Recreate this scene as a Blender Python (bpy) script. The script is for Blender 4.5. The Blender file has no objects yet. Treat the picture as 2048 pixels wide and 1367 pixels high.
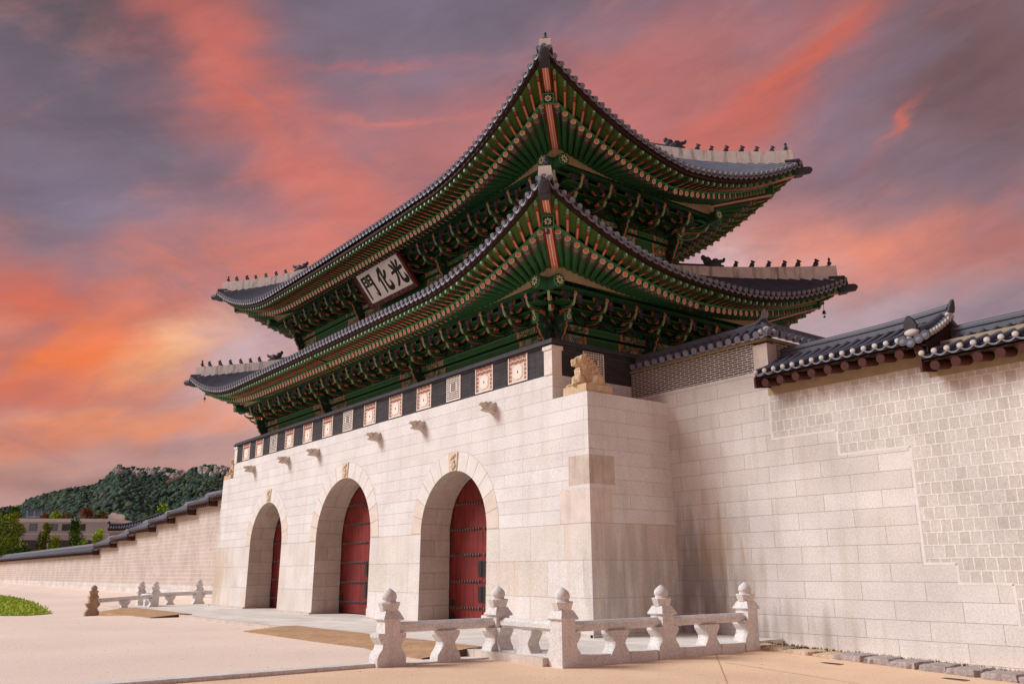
import bpy, bmesh, math, random
from mathutils import Vector, Matrix, noise
R = random.Random(7)
rad = math.radians
SC = bpy.context.scene
COL = SC.collection

# ------------------------------------------------------------------ camera
cam_d = bpy.data.cameras.new('camera'); cam = bpy.data.objects.new('camera', cam_d); COL.objects.link(cam)
YAW, PIT, ROL = 0.9227, 0.2610, -0.0060
CAM = Vector((19.7824, -17.941, 1.9181))
_f = Vector((-math.sin(YAW)*math.cos(PIT), math.cos(YAW)*math.cos(PIT), math.sin(PIT)))
_r = Vector((math.cos(YAW), math.sin(YAW), 0)); _u = _r.cross(_f)
_r2 = _r*math.cos(ROL)+_u*math.sin(ROL); _u2 = -_r*math.sin(ROL)+_u*math.cos(ROL)
mw = Matrix((( _r2.x,_u2.x,-_f.x,CAM.x),(_r2.y,_u2.y,-_f.y,CAM.y),(_r2.z,_u2.z,-_f.z,CAM.z),(0,0,0,1)))
cam.matrix_world = mw
cam_d.lens = 1711.53/2048*36; cam_d.sensor_width = 36; cam_d.clip_start = .1; cam_d.clip_end = 9000
SC.camera = cam

# ------------------------------------------------------------------ light and exposure
SUN_DIR = Vector((-0.62, -0.80, 0.80)).normalized()      # towards the sun
sd = bpy.data.lights.new('sun', 'SUN'); sd.energy = 3.7; sd.angle = rad(26); sd.color = (.97, .985, 1.0)
so = bpy.data.objects.new('sun', sd); COL.objects.link(so)
so.rotation_euler = SUN_DIR.to_track_quat('Z', 'Y').to_euler(); so.location = (0, -40, 60)
SC.view_settings.view_transform = 'Standard'; SC.view_settings.look = 'None'
SC.view_settings.exposure = 0.0; SC.view_settings.gamma = 1.0

def lin(c):
    o = []
    for v in c[:3]:
        v = v/255
        o.append(v/12.92 if v <= .04045 else ((v+.055)/1.055)**2.4)
    return (*o, 1)

# ------------------------------------------------------------------ sunset sky
W = bpy.data.worlds.new('World'); SC.world = W; W.use_nodes = True
nt = W.node_tree; N = nt.nodes; L = nt.links; N.clear()
def nd(t, **k):
    n = N.new(t)
    for a, b in k.items(): setattr(n, a, b)
    return n
def mth(op, a, b=None, c=None):
    n = N.new('ShaderNodeMath'); n.operation = op
    for i, v in enumerate((a, b, c)):
        if v is None: continue
        if isinstance(v, (int, float)): n.inputs[i].default_value = v
        else: L.new(v, n.inputs[i])
    return n.outputs[0]
tc = nd('ShaderNodeTexCoord'); D = tc.outputs['Generated']
sx = nd('ShaderNodeSeparateXYZ'); L.new(D, sx.inputs[0])
az0 = mth('ARCTAN2', mth('MULTIPLY', sx.outputs[0], -1.0), sx.outputs[1])
el0 = mth('ARCSINE', sx.outputs[2])
def wnoise(scale, detail, vec, rough=.55, dist=0):
    n = nd('ShaderNodeTexNoise'); n.inputs['Scale'].default_value = scale; n.inputs['Detail'].default_value = detail
    n.inputs['Roughness'].default_value = rough; n.inputs['Distortion'].default_value = dist
    L.new(vec, n.inputs['Vector']); return n
def skyvec(ka, ke, tilt, off=0):      # stretched sky coordinates, tilted: streaks run along the first axis
    c_ = nd('ShaderNodeCombineXYZ'); ct, st_ = math.cos(tilt), math.sin(tilt)
    L.new(mth('ADD', mth('MULTIPLY', az0, ka*ct), mth('MULTIPLY', el0, ka*st_)), c_.inputs[0])
    L.new(mth('ADD', mth('MULTIPLY', el0, ke*ct), mth('MULTIPLY', az0, -ke*st_)), c_.inputs[1]); c_.inputs[2].default_value = off
    return c_.outputs[0]
w1 = wnoise(3.4, 3, D); w2 = wnoise(1, 6, skyvec(7, 18, -.25), .55, .3)
s1 = nd('ShaderNodeSeparateColor'); L.new(w1.outputs['Color'], s1.inputs[0])
s2 = nd('ShaderNodeSeparateColor'); L.new(w2.outputs['Color'], s2.inputs[0])
def warp(base, a, b, ka, kb):
    return mth('ADD', base, mth('ADD', mth('MULTIPLY', mth('SUBTRACT', a, .5), ka), mth('MULTIPLY', mth('SUBTRACT', b, .5), kb)))
az = warp(az0, s1.outputs[0], s2.outputs[0], .14, .16)
el = warp(el0, s1.outputs[1], s2.outputs[1], .09, .075)
rmp = nd('ShaderNodeValToRGB'); L.new(el, rmp.inputs[0])
e = rmp.color_ramp.elements
e[0].position = 0.0; e[0].color = lin((188,146,138)); e[1].position = 1.0; e[1].color = lin((98,92,108))
for p, c in ((.10,(194,148,138)), (.24,(188,140,136)), (.38,(168,124,130)), (.52,(140,116,130)), (.66,(118,108,124))):
    q = rmp.color_ramp.elements.new(p); q.color = lin(c)
cur = rmp.outputs[0]
# cloud banks: azimuth, elevation, half length, half width, tilt, colour, strength
BL = [
 (1.00,.60,.20,.07, .0,(122,112,128),.9), (1.44,.545,.16,.075,-.2,(92,82,88),1.0), (1.37,.47,.12,.06,.3,(108,98,112),.9), (1.465,.40,.11,.085,.2,(120,106,120),1.0), (1.41,.385,.07,.03,.2,(134,124,144),.7),
 (1.235,.51,.17,.040,.80,(204,108,94),1.0), (1.15,.42,.14,.050,.6,(212,122,110),.95), (1.02,.49,.12,.06,.1,(186,116,114),.7), (1.09,.575,.10,.005,-.08,(196,112,110),.5), (1.07,.512,.10,.005,-.06,(218,124,112),.6),
 (1.225,.345,.13,.045,-.35,(216,126,110),.95), (1.36,.312,.10,.022,-.3,(204,122,104),.75), (1.46,.275,.10,.03,.1,(206,104,82),.95), (1.215,.285,.05,.025,.0,(172,142,152),.7),
 (1.415,.222,.14,.036,-.26,(246,126,70),1.0), (1.298,.243,.055,.017,-.50,(250,180,118),.85), (1.225,.21,.055,.055,.2,(214,188,192),.95),
 (1.46,.18,.10,.016,-.1,(212,108,80),.8), (1.37,.158,.14,.013,-.18,(236,146,104),1.0), (1.44,.135,.09,.014,-.1,(214,128,98),.8), (1.30,.135,.08,.02,-.05,(192,148,142),.7), (1.42,.098,.16,.014,.0,(170,122,112),.8),
 (.76,.53,.17,.085,-.35,(184,112,108),1.0), (.88,.44,.14,.08,-.2,(202,124,120),.9), (.565,.53,.14,.024,-.52,(214,102,80),.95), (.66,.47,.12,.04,-.45,(204,114,102),.85),
 (.36,.50,.10,.11,-.4,(120,90,92),1.0), (.42,.385,.14,.045,.2,(126,108,120),1.0), (.66,.40,.06,.025,-.3,(168,122,124),.6), (.445,.455,.030,.007,-.55,(212,112,94),.9),
 (.53,.335,.15,.042,.06,(224,138,116),1.0), (.37,.33,.08,.03,-.1,(182,114,106),.8), (.70,.30,.09,.06,.0,(228,190,190),1.0), (.58,.255,.16,.025,.0,(190,168,176),.85),
 (.40,.262,.09,.022,.0,(158,136,146),.85), (.55,.222,.16,.018,.0,(192,168,172),.85)]
for (a, b, la, lb, t, c, s) in BL:
    dx = mth('SUBTRACT', az, a); dy = mth('SUBTRACT', el, b)
    p = mth('ADD', mth('MULTIPLY', dx, math.cos(t)/la), mth('MULTIPLY', dy, math.sin(t)/la))
    q = mth('SUBTRACT', mth('MULTIPLY', dy, math.cos(t)/lb), mth('MULTIPLY', dx, math.sin(t)/lb))
    g = mth('POWER', 2.718, mth('MULTIPLY', mth('ADD', mth('MULTIPLY', p, p), mth('MULTIPLY', q, q)), -.8))
    m = nd('ShaderNodeMix', data_type='RGBA'); L.new(mth('MULTIPLY', g, s), m.inputs[0]); L.new(cur, m.inputs[6]); m.inputs[7].default_value = lin(c)
    cur = m.outputs[2]
# wisps: thin blue grey gaps, thin lit filaments, then light and dark grain
def wisp(vec, lo, hi, amt, colr, rough=.62, dist=.5):
    global cur
    n_ = wnoise(1, 9, vec, rough, dist); r_ = nd('ShaderNodeMapRange', interpolation_type='SMOOTHSTEP'); L.new(n_.outputs['Fac'], r_.inputs[0])
    for i, v in ((1,lo),(2,hi),(3,0),(4,amt)): r_.inputs[i].default_value = v
    m = nd('ShaderNodeMix', data_type='RGBA'); L.new(r_.outputs[0], m.inputs[0]); L.new(cur, m.inputs[6]); m.inputs[7].default_value = lin(colr); cur = m.outputs[2]
wisp(skyvec(5, 12, -.28, 3.1), .48, .76, .46, (126,118,136), .56)
wisp(skyvec(5, 17, .35, 7.7), .52, .74, .36, (132,118,132))
wisp(skyvec(6, 17, -.32, 11.3), .52, .80, .26, (224,142,122), .56)
wz = wnoise(1, 10, skyvec(6, 19, -.22, 5.0), .62, .35)
mr = nd('ShaderNodeMapRange'); L.new(wz.outputs['Fac'], mr.inputs[0])
for i, v in ((1,.3),(2,.7),(3,.87),(4,1.14)): mr.inputs[i].default_value = v
mul = nd('ShaderNodeMix', data_type='RGBA', blend_type='MULTIPLY'); mul.inputs[0].default_value = 1
L.new(cur, mul.inputs[6]); cg = nd('ShaderNodeCombineColor')
for i in range(3): L.new(mr.outputs[0], cg.inputs[i])
L.new(cg.outputs[0], mul.inputs[7])
sky = nd('ShaderNodeTexSky', sky_type='NISHITA', sun_disc=False)
sky.sun_elevation = math.asin(SUN_DIR.z); sky.sun_rotation = math.atan2(SUN_DIR.x, SUN_DIR.y)
bg1 = nd('ShaderNodeBackground'); L.new(sky.outputs[0], bg1.inputs[0]); bg1.inputs[1].default_value = .05
bg2 = nd('ShaderNodeBackground'); L.new(mul.outputs[2], bg2.inputs[0]); bg2.inputs[1].default_value = 1.0
mx = nd('ShaderNodeMixShader'); mx.inputs[0].default_value = .95; L.new(bg1.outputs[0], mx.inputs[1]); L.new(bg2.outputs[0], mx.inputs[2])
out = nd('ShaderNodeOutputWorld'); L.new(mx.outputs[0], out.inputs[0])

# ------------------------------------------------------------------ materials
MATS = {}
def pmat(name, col, rough=.8, var=.18, scale=3.0, spec=.3, bump=0, bscale=40, streak=None, speck=0):
    """painted / stone / earth surface: base colour with blotches, fine grain and optional rain streaks"""
    m = bpy.data.materials.new(name); m.use_nodes = True; t = m.node_tree; n = t.nodes; l = t.links
    b = n['Principled BSDF']; b.inputs['Roughness'].default_value = rough; b.inputs['Specular IOR Level'].default_value = spec
    c = lin(col); geo = n.new('ShaderNodeTexCoord')
    no = n.new('ShaderNodeTexNoise'); no.inputs['Scale'].default_value = scale; no.inputs['Detail'].default_value = 5; l.new(geo.outputs['Object'], no.inputs['Vector'])
    r = n.new('ShaderNodeMapRange'); l.new(no.outputs['Fac'], r.inputs[0]); r.inputs[1].default_value = .3; r.inputs[2].default_value = .7; r.inputs[3].default_value = 1-var; r.inputs[4].default_value = 1+var*.6
    mix = n.new('ShaderNodeVectorMath'); mix.operation = 'SCALE'; mix.inputs[0].default_value = c[:3]; l.new(r.outputs[0], mix.inputs['Scale'])
    o = mix.outputs[0]
    if speck:
        n2 = n.new('ShaderNodeTexNoise'); n2.inputs['Scale'].default_value = speck; n2.inputs['Detail'].default_value = 3; l.new(geo.outputs['Object'], n2.inputs['Vector'])
        r2 = n.new('ShaderNodeMapRange'); l.new(n2.outputs['Fac'], r2.inputs[0]); r2.inputs[1].default_value = .3; r2.inputs[2].default_value = .7; r2.inputs[3].default_value = .82; r2.inputs[4].default_value = 1.14
        mm = n.new('ShaderNodeVectorMath'); mm.operation = 'SCALE'; l.new(o, mm.inputs[0]); l.new(r2.outputs[0], mm.inputs['Scale']); o = mm.outputs[0]
    if streak:
        mp = n.new('ShaderNodeMapping'); mp.inputs['Scale'].default_value = (5, 5, .45); l.new(geo.outputs['Object'], mp.inputs[0])
        n3 = n.new('ShaderNodeTexNoise'); n3.inputs['Scale'].default_value = 1; n3.inputs['Detail'].default_value = 4; l.new(mp.outputs[0], n3.inputs['Vector'])
        r3 = n.new('ShaderNodeMapRange'); l.new(n3.outputs['Fac'], r3.inputs[0]); r3.inputs[1].default_value = .5; r3.inputs[2].default_value = .72; r3.inputs[4].default_value = streak[1]
        mc = n.new('ShaderNodeMix'); mc.data_type = 'RGBA'; l.new(r3.outputs[0], mc.inputs[0]); l.new(o, mc.inputs[6]); mc.inputs[7].default_value = lin(streak[0]); o = mc.outputs[2]
    l.new(o, b.inputs['Base Color'])
    if bump:
        n4 = n.new('ShaderNodeTexNoise'); n4.inputs['Scale'].default_value = bscale; n4.inputs['Detail'].default_value = 4; l.new(geo.outputs['Object'], n4.inputs['Vector'])
        bp = n.new('ShaderNodeBump'); bp.inputs['Strength'].default_value = bump; bp.inputs['Distance'].default_value = .02; l.new(n4.outputs['Fac'], bp.inputs['Height']); l.new(bp.outputs[0], b.inputs['Normal'])
    MATS[name] = m; return m

def masonry(name, c1, c2, mortar, bw, rh, ms, off=(0, 0), stain=((150,125,95),.35), dark=None, bump=.4, rough=.85, speck=20, raised=False, offset=.5, squash=1.0, blotch=.14):
    m = bpy.data.materials.new(name); m.use_nodes = True; t = m.node_tree; n = t.nodes; l = t.links
    b = n['Principled BSDF']; b.inputs['Roughness'].default_value = rough; b.inputs['Specular IOR Level'].default_value = .25
    uv = n.new('ShaderNodeTexCoord'); mp = n.new('ShaderNodeMapping'); mp.inputs['Location'].default_value = (off[0], off[1], 0); l.new(uv.outputs['UV'], mp.inputs[0])
    br = n.new('ShaderNodeTexBrick'); l.new(mp.outputs[0], br.inputs['Vector']); br.offset = offset; br.squash = squash
    br.inputs['Color1'].default_value = lin(c1); br.inputs['Color2'].default_value = lin(c2); br.inputs['Mortar'].default_value = lin(mortar)
    br.inputs['Scale'].default_value = 1; br.inputs['Mortar Size'].default_value = ms; br.inputs['Mortar Smooth'].default_value = .15; br.inputs['Bias'].default_value = 0
    br.inputs['Brick Width'].default_value = bw; br.inputs['Row Height'].default_value = rh
    o = br.outputs['Color']
    def nz(scale, det, vec): 
        q = n.new('ShaderNodeTexNoise'); q.inputs['Scale'].default_value = scale; q.inputs['Detail'].default_value = det; l.new(vec, q.inputs['Vector']); return q.outputs['Fac']
    def mrange(v, a, b_, c, d):
        q = n.new('ShaderNodeMapRange'); l.new(v, q.inputs[0])
        for i, x in ((1,a),(2,b_),(3,c),(4,d)): q.inputs[i].default_value = x
        return q.outputs[0]
    def scale(c, f):
        q = n.new('ShaderNodeVectorMath'); q.operation = 'SCALE'; l.new(c, q.inputs[0]); l.new(f, q.inputs['Scale']); return q.outputs[0]
    def mixc(f, a, c):
        q = n.new('ShaderNodeMix'); q.data_type = 'RGBA'; l.new(f, q.inputs[0]); l.new(a, q.inputs[6]); q.inputs[7].default_value = lin(c); return q.outputs[2]
    ob = uv.outputs['Object']
    o = scale(o, mrange(nz(speck, 3, ob), .3, .7, .86, 1.10))
    o = scale(o, mrange(nz(.7, 4, ob), .3, .7, 1-blotch, 1+blotch*.5))
    m2 = n.new('ShaderNodeMapping'); m2.inputs['Scale'].default_value = (2.4, 2.4, .3); l.new(ob, m2.inputs[0])
    o = mixc(mrange(nz(1, 5, m2.outputs[0]), .52, .78, 0, stain[1]), o, stain[0])
    if dark:   # a damp dark patch of its own place: (centre, radius, colour, strength)
        for (ce, ra, cc, ss) in dark:
            vm = n.new('ShaderNodeVectorMath'); vm.operation = 'SUBTRACT'; l.new(ob, vm.inputs[0]); vm.inputs[1].default_value = ce
            vd = n.new('ShaderNodeVectorMath'); vd.operation = 'DIVIDE'; l.new(vm.outputs[0], vd.inputs[0]); vd.inputs[1].default_value = ra
            ln = n.new('ShaderNodeVectorMath'); ln.operation = 'LENGTH'; l.new(vd.outputs[0], ln.inputs[0])
            ad = n.new('ShaderNodeMath'); ad.operation = 'ADD'; l.new(ln.outputs['Value'], ad.inputs[0]); l.new(mrange(nz(1.3, 6, m2.outputs[0]), .3, .7, -.55, .55), ad.inputs[1])
            o = mixc(mrange(ad.outputs[0], .25, 1.05, ss, 0), o, cc)
    l.new(o, b.inputs['Base Color'])
    h = mrange(br.outputs['Fac'], 0, 1, 0, 1) if raised else mrange(br.outputs['Fac'], 0, 1, 1, 0)
    ad = n.new('ShaderNodeMath'); ad.operation = 'MULTIPLY_ADD'; l.new(nz(30, 4, ob), ad.inputs[0]); ad.inputs[1].default_value = .25; l.new(h, ad.inputs[2])
    bp = n.new('ShaderNodeBump'); bp.inputs['Strength'].default_value = bump; bp.inputs['Distance'].default_value = .02; l.new(ad.outputs[0], bp.inputs['Height']); l.new(bp.outputs[0], b.inputs['Normal'])
    MATS[name] = m; return m

def motif(name, cols, scale, rough=.75):
    """dancheong flower painting: rings of pigment round scattered blossoms on a green ground"""
    m = bpy.data.materials.new(name); m.use_nodes = True; t = m.node_tree; n = t.nodes; l = t.links
    b = n['Principled BSDF']; b.inputs['Roughness'].default_value = rough
    uv = n.new('ShaderNodeTexCoord')
    no = n.new('ShaderNodeTexNoise'); no.inputs['Scale'].default_value = scale*1.6; no.inputs['Detail'].default_value = 2; l.new(uv.outputs['Object'], no.inputs['Vector'])
    vo = n.new('ShaderNodeTexVoronoi'); vo.inputs['Scale'].default_value = scale; l.new(uv.outputs['Object'], vo.inputs['Vector'])
    ad = n.new('ShaderNodeMath'); ad.operation = 'MULTIPLY_ADD'; l.new(no.outputs['Fac'], ad.inputs[0]); ad.inputs[1].default_value = .35; l.new(vo.outputs['Distance'], ad.inputs[2])
    rp = n.new('ShaderNodeValToRGB'); rp.color_ramp.interpolation = 'CONSTANT'; l.new(ad.outputs[0], rp.inputs[0])
    el_ = rp.color_ramp.elements; ps = [0, .30, .37, .44, .52, .60, .68, .78]
    el_[0].color = lin(cols[0]); el_[1].position = ps[1]; el_[1].color = lin(cols[1])
    for i, c in enumerate(cols[2:]):
        q = el_.new(ps[i+2]); q.color = lin(c)
    l.new(rp.outputs[0], b.inputs['Base Color']); MATS[name] = m; return m

ST = (205,190,176)
LOWSTONE = masonry('old_granite', (227,220,214), (219,206,193), (168,154,142), 1.75, 1.11, .006, off=(.4, 0), stain=((202,176,146),.40), bump=.5, blotch=.12,
    dark=[((.3, 1.9, 1.5), (.75, 3.6, 2.3), (160,147,137), .5), ((-33.5, -.2, 1.6), (1.6, 1, 2.6), (190,160,126), .55)])
GRAN = masonry('granite', (229,224,220), (222,215,209), (184,174,167), 2.1, .4575, .005, off=(.3, -3.33), stain=((196,178,158),.30), bump=.6, blotch=.10,
    dark=[((-34.3, 2, 4.2), (1.0, 4, 1.0), (190,160,130), .5)])
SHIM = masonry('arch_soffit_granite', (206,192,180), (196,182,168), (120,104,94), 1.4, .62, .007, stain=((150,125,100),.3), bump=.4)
WALLG = masonry('wall_granite', (225,218,213), (214,205,198), (146,130,122), 1.75, .472, .005, off=(.55, .3), stain=((172,144,112),.34), bump=.4, blotch=.13,
    dark=[((.4, 3.8, 1.7), (1.9, 2, 2.0), (136,126,120), .75), ((1.7, 3.8, 2.6), (.9, 2, 1.0), (200,176,130), .45), ((2.2, 3.8, .2), (4, 2, .7), (150,132,118), .5), ((2.6, 3.8, 1.0), (.8, 2, 1.5), (160,130,96), .45)])
SAGO = masonry('small_square_stones', (214,206,198), (200,190,181), (234,228,223), .27, .312, .019, off=(.1, .02), stain=((150,130,112),.2), bump=.9, raised=True, speck=22)
SAGOL = masonry('small_square_stones_far', (206,190,178), (194,176,164), (226,210,200), .34, .312, .03, stain=((186,160,140),.3), bump=.7, raised=True)
DBRICK = masonry('dark_brick', (76,71,74), (62,58,61), (50,47,49), .42, .085, .008, stain=((96,94,100),.25), bump=.5, rough=.9)
WBRICK = masonry('white_jointed_brick', (62,56,60), (52,47,52), (210,198,188), .37, .0745, .0165, stain=((120,110,104),.15), bump=.6, raised=True)
PAVE = masonry('paving_granite', (230,222,212), (216,206,196), (176,164,154), 1.6, .8, .008, stain=((170,150,130),.3), bump=.3)
pmat('fence_stone', (221,215,211), .85, .10, 2, .25, .35, 60, ((176,158,142),.25), speck=20)
pmat('old_fence_stone', (176,148,124), .9, .2, 4, .2, .4, 50, ((130,100,80),.4), speck=40)
pmat('statue_stone', (212,184,150), .85, .18, 5, .25, .6, 30, ((160,122,80),.35), speck=40)
pmat('carved_stone', (212,200,186), .9, .2, 7, .2, .6, 25, ((120,100,80),.35), speck=40)
pmat('keystone_stone', (220,200,174), .9, .15, 7, .2, .5, 25, speck=40)
pmat('plinth_stone', (210,196,184), .9, .15, 2, .2, .3, 40, ((140,120,100),.3), speck=40)
pmat('red_door', (126,37,32), .55, .28, 1.6, .4, .2, 50, ((92,24,24),.6))
pmat('iron', (44,38,40), .55, .2, 6, .4)
pmat('stud_iron', (104,84,82), .45, .2, 6, .5)
pmat('tile', (86,86,98), .62, .25, 1.4, .35, .3, 30, ((70,68,76),.4))
pmat('tile_end', (122,122,134), .6, .25, 3, .4, .3, 40)
pmat('dark_tile', (64,62,70), .65, .25, 3, .35, .3, 30)
pmat('far_tile', (124,126,136), .38, .2, 1.4, .6); pmat('wall_tile', (86,86,96), .55, .22, 1.6, .4, .2, 30)  # far_tile: paler base colour stands in for sky reflected at a grazing angle
pmat('plaster', (218,210,203), .9, .12, 3, .2, .2, 30, ((104,94,88),.75))
pmat('white_plaster', (194,186,180), .9, .08, 5, .2)
pmat('beige_plaster', (168,148,122), .9, .15, 3, .2)
pmat('brown_board', (58,34,30), .8, .2, 3, .2)
pmat('wall_wood', (76,37,31), .7, .2, 3, .3, .2, 30)
pmat('wall_wood_end', (74,38,33), .7, .2, 3, .3)
pmat('pillar_red', (80,28,27), .6, .2, 2, .3)
pmat('green', (42,94,52), .7, .16, 3, .3)
pmat('dark_green', (35,80,50), .75, .25, 4, .3)
pmat('deep_green', (25,56,38), .8, .25, 4, .2)
pmat('board_green', (76,100,46), .8, .18, 5, .2)
pmat('line_green', (66,132,88), .6, .1, 4, .3)
pmat('pale_green', (150,168,130), .7, .12, 5, .3)
pmat('tip_green', (84,142,104), .6, .1, 5, .3)
pmat('salmon', (206,122,98), .65, .1, 5, .3)
pmat('pale_salmon', (218,164,142), .65, .08, 5, .3)
pmat('dark_red', (120,34,30), .7, .15, 5, .3)
pmat('flower_red', (200,66,48), .7, .1, 5, .3)
pmat('cream', (232,214,192), .75, .06, 5, .2)
pmat('band_grey', (134,118,100), .75, .15, 6, .2)
pmat('band_brown', (120,72,52), .75, .15, 6, .2)
pmat('band_blue', (72,72,130), .75, .15, 6, .2)
pmat('soffit_brown', (126,112,92), .85, .2, 2, .2)
pmat('terracotta', (168,92,74), .85, .12, 6, .2)
pmat('panel_white', (240,226,214), .85, .05, 6, .2)
pmat('panel_cream', (222,202,184), .85, .06, 6, .2)
pmat('slot_dark', (52,50,54), .9, .1, 6, .2)
pmat('post_stone', (228,216,208), .85, .08, 3, .2, .2, 50, speck=50)
pmat('sign_white', (250,248,247), .6, .04, 3, .3)
pmat('ink', (18,18,20), .5, .05, 3, .3)
pmat('sandy_path', (232,196,164), .95, .10, .45, .1, .3, 40, ((224,184,142),.25), speck=34); pmat('pale_sand', (238,214,196), .95, .08, .18, .1, .3, 40, ((230,204,184),.2), speck=34)
pmat('mat_brown', (186,148,114), .95, .2, 1.5, .1, .4, 40, speck=14)
pmat('mat_edge', (84,70,66), .9, .1, 3, .1)
pmat('edging_stone', (172,157,151), .92, .22, 3, .2, .7, 18, speck=22)
pmat('tan_edging_stone', (206,176,148), .92, .2, 3, .2, .7, 18, speck=22)
pmat('drain_iron', (120,120,124), .6, .15, 4, .4)
pmat('bronze', (58,56,52), .5, .15, 4, .5)
motif('scroll_paint', [(224,150,128),(186,96,84),(72,76,150),(150,190,160),(52,112,72),(34,78,50),(190,120,90),(40,92,58)], 3.6)
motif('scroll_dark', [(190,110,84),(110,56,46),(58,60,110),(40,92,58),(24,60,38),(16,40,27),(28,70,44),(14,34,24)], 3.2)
motif('scroll_frame', [(180,150,138),(104,68,66),(76,70,92),(124,88,80),(78,46,46),(62,40,42),(104,80,74),(56,38,42)], 5)
M = MATS

# ------------------------------------------------------------------ mesh builder
class MB:
    def __init__(s): s.v = []; s.f = []; s.m = []; s.s = []
    def face(s, pts, mi=0, sm=False):
        i = len(s.v); s.v.extend(tuple(p) for p in pts); s.f.append(tuple(range(i, i+len(pts)))); s.m.append(mi); s.s.append(sm)
    def idx(s, pts, faces, mi=0, sm=False):
        i = len(s.v); s.v.extend(tuple(p) for p in pts)
        for k, f in enumerate(faces):
            s.f.append(tuple(i+j for j in f)); s.m.append(mi[k] if isinstance(mi, (list, tuple)) else mi); s.s.append(sm)
    def box(s, x0, y0, z0, x1, y1, z1, mi=0, skip=''):
        P = [(x0,y0,z0),(x1,y0,z0),(x1,y1,z0),(x0,y1,z0),(x0,y0,z1),(x1,y0,z1),(x1,y1,z1),(x0,y1,z1)]
        F = {'-z':(3,2,1,0),'+z':(4,5,6,7),'-y':(0,1,5,4),'+x':(1,2,6,5),'+y':(2,3,7,6),'-x':(3,0,4,7)}
        ks = [k for k in F if k not in skip]
        mm = [mi.get(k, mi.get('', 0)) for k in ks] if isinstance(mi, dict) else mi
        s.idx(P, [F[k] for k in ks], mm)
    def prism(s, poly, o, ux, uy, w, mi=0, side=None, caps=True):
        """polygon in plane (o,ux,uy), extruded by vector w; side: material or list per edge"""
        o = Vector(o); ux = Vector(ux); uy = Vector(uy); w = Vector(w)
        a = [o+ux*p[0]+uy*p[1] for p in poly]; b = [p+w for p in a]; n = len(a)
        if caps: s.face(a, mi); s.face(b[::-1], mi)
        for i in range(n):
            j = (i+1) % n
            k = mi if side is None else (side[i] if isinstance(side, (list, tuple)) else side)
            s.face([a[i], b[i], b[j], a[j]], k)
    def tube(s, path, r, n=8, mi=0, caps=(None, None), sm=True, up=(0,0,1)):
        path = [Vector(p) for p in path]; rr = r if isinstance(r, (list, tuple)) else [r]*len(path); rings = []
        for i, p in enumerate(path):
            d = (path[min(i+1, len(path)-1)]-path[max(i-1, 0)]).normalized(); u = Vector(up)
            if abs(d.dot(u)) > .98: u = Vector((1,0,0))
            a = d.cross(u).normalized(); b = a.cross(d).normalized()
            rings.append([p+(a*math.cos(t)+b*math.sin(t))*rr[i] for t in (2*math.pi*k/n+math.pi/n for k in range(n))])
        base = len(s.v)
        for g in rings: s.v.extend(tuple(p) for p in g)
        for i in range(len(path)-1):
            k = mi[i] if isinstance(mi, (list, tuple)) else mi
            for j in range(n):
                q = (j+1) % n
                s.f.append((base+i*n+j, base+i*n+q, base+(i+1)*n+q, base+(i+1)*n+j)); s.m.append(k); s.s.append(sm)
        if caps[0] is not None: s.face(rings[0][::-1], caps[0])
        if caps[1] is not None: s.face(rings[-1], caps[1])
    def lathe(s, prof, c, n=14, mi=0, sm=True, rot=0):
        c = Vector(c); base = len(s.v)
        for (r, z) in prof:
            for k in range(n):
                t = 2*math.pi*k/n+rot; s.v.append((c.x+r*math.cos(t), c.y+r*math.sin(t), c.z+z))
        for i in range(len(prof)-1):
            for k in range(n):
                q = (k+1) % n
                s.f.append((base+i*n+k, base+i*n+q, base+(i+1)*n+q, base+(i+1)*n+k)); s.m.append(mi); s.s.append(sm)
        s.f.append(tuple(base+(len(prof)-1)*n+k for k in range(n))); s.m.append(mi); s.s.append(False)
    def ell(s, c, r, mi=0, rot=None, nu=14, nv=9):
        mt = Matrix.Translation(Vector(c)) @ (rot.to_4x4() if rot else Matrix.Identity(4)) @ Matrix.Diagonal((*r, 1))
        P = [mt @ Vector((0,0,-1))]
        for i in range(1, nv):
            a = -math.pi/2+math.pi*i/nv
            for j in range(nu):
                b = 2*math.pi*j/nu; P.append(mt @ Vector((math.cos(a)*math.cos(b), math.cos(a)*math.sin(b), math.sin(a))))
        P.append(mt @ Vector((0,0,1))); F = []
        for j in range(nu): F.append((0, 1+(j+1) % nu, 1+j)); F.append((len(P)-1, 1+(nv-2)*nu+j, 1+(nv-2)*nu+(j+1) % nu))
        for i in range(nv-2):
            for j in range(nu):
                q = (j+1) % nu; F.append((1+i*nu+j, 1+i*nu+q, 1+(i+1)*nu+q, 1+(i+1)*nu+j))
        s.idx(P, F, mi, True)
    def add(s, o, mt):
        b = len(s.v); s.v.extend(tuple(mt @ Vector(p)) for p in o.v)
        s.f.extend(tuple(i+b for i in f) for f in o.f); s.m.extend(o.m); s.s.extend(o.s)
    def mesh(s, name, mats):
        me = bpy.data.meshes.new(name); me.from_pydata(s.v, [], s.f)
        for k in mats: me.materials.append(M[k] if isinstance(k, str) else k)
        me.polygons.foreach_set('material_index', s.m); me.polygons.foreach_set('use_smooth', s.s)
        uv = me.uv_layers.new(name='UVMap'); me.update(); co = me.vertices
        buf = [0.0]*(2*len(me.loops))
        for p in me.polygons:
            n = p.normal; ax, ay, azz = abs(n.x), abs(n.y), abs(n.z)
            for li in p.loop_indices:
                c = co[me.loops[li].vertex_index].co
                if azz > max(ax, ay): a, b = c.x, c.y
                elif ay >= ax: a, b = c.x, c.z
                else: a, b = c.y, c.z
                buf[2*li] = a; buf[2*li+1] = b
        uv.data.foreach_set('uv', buf); return me
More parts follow.
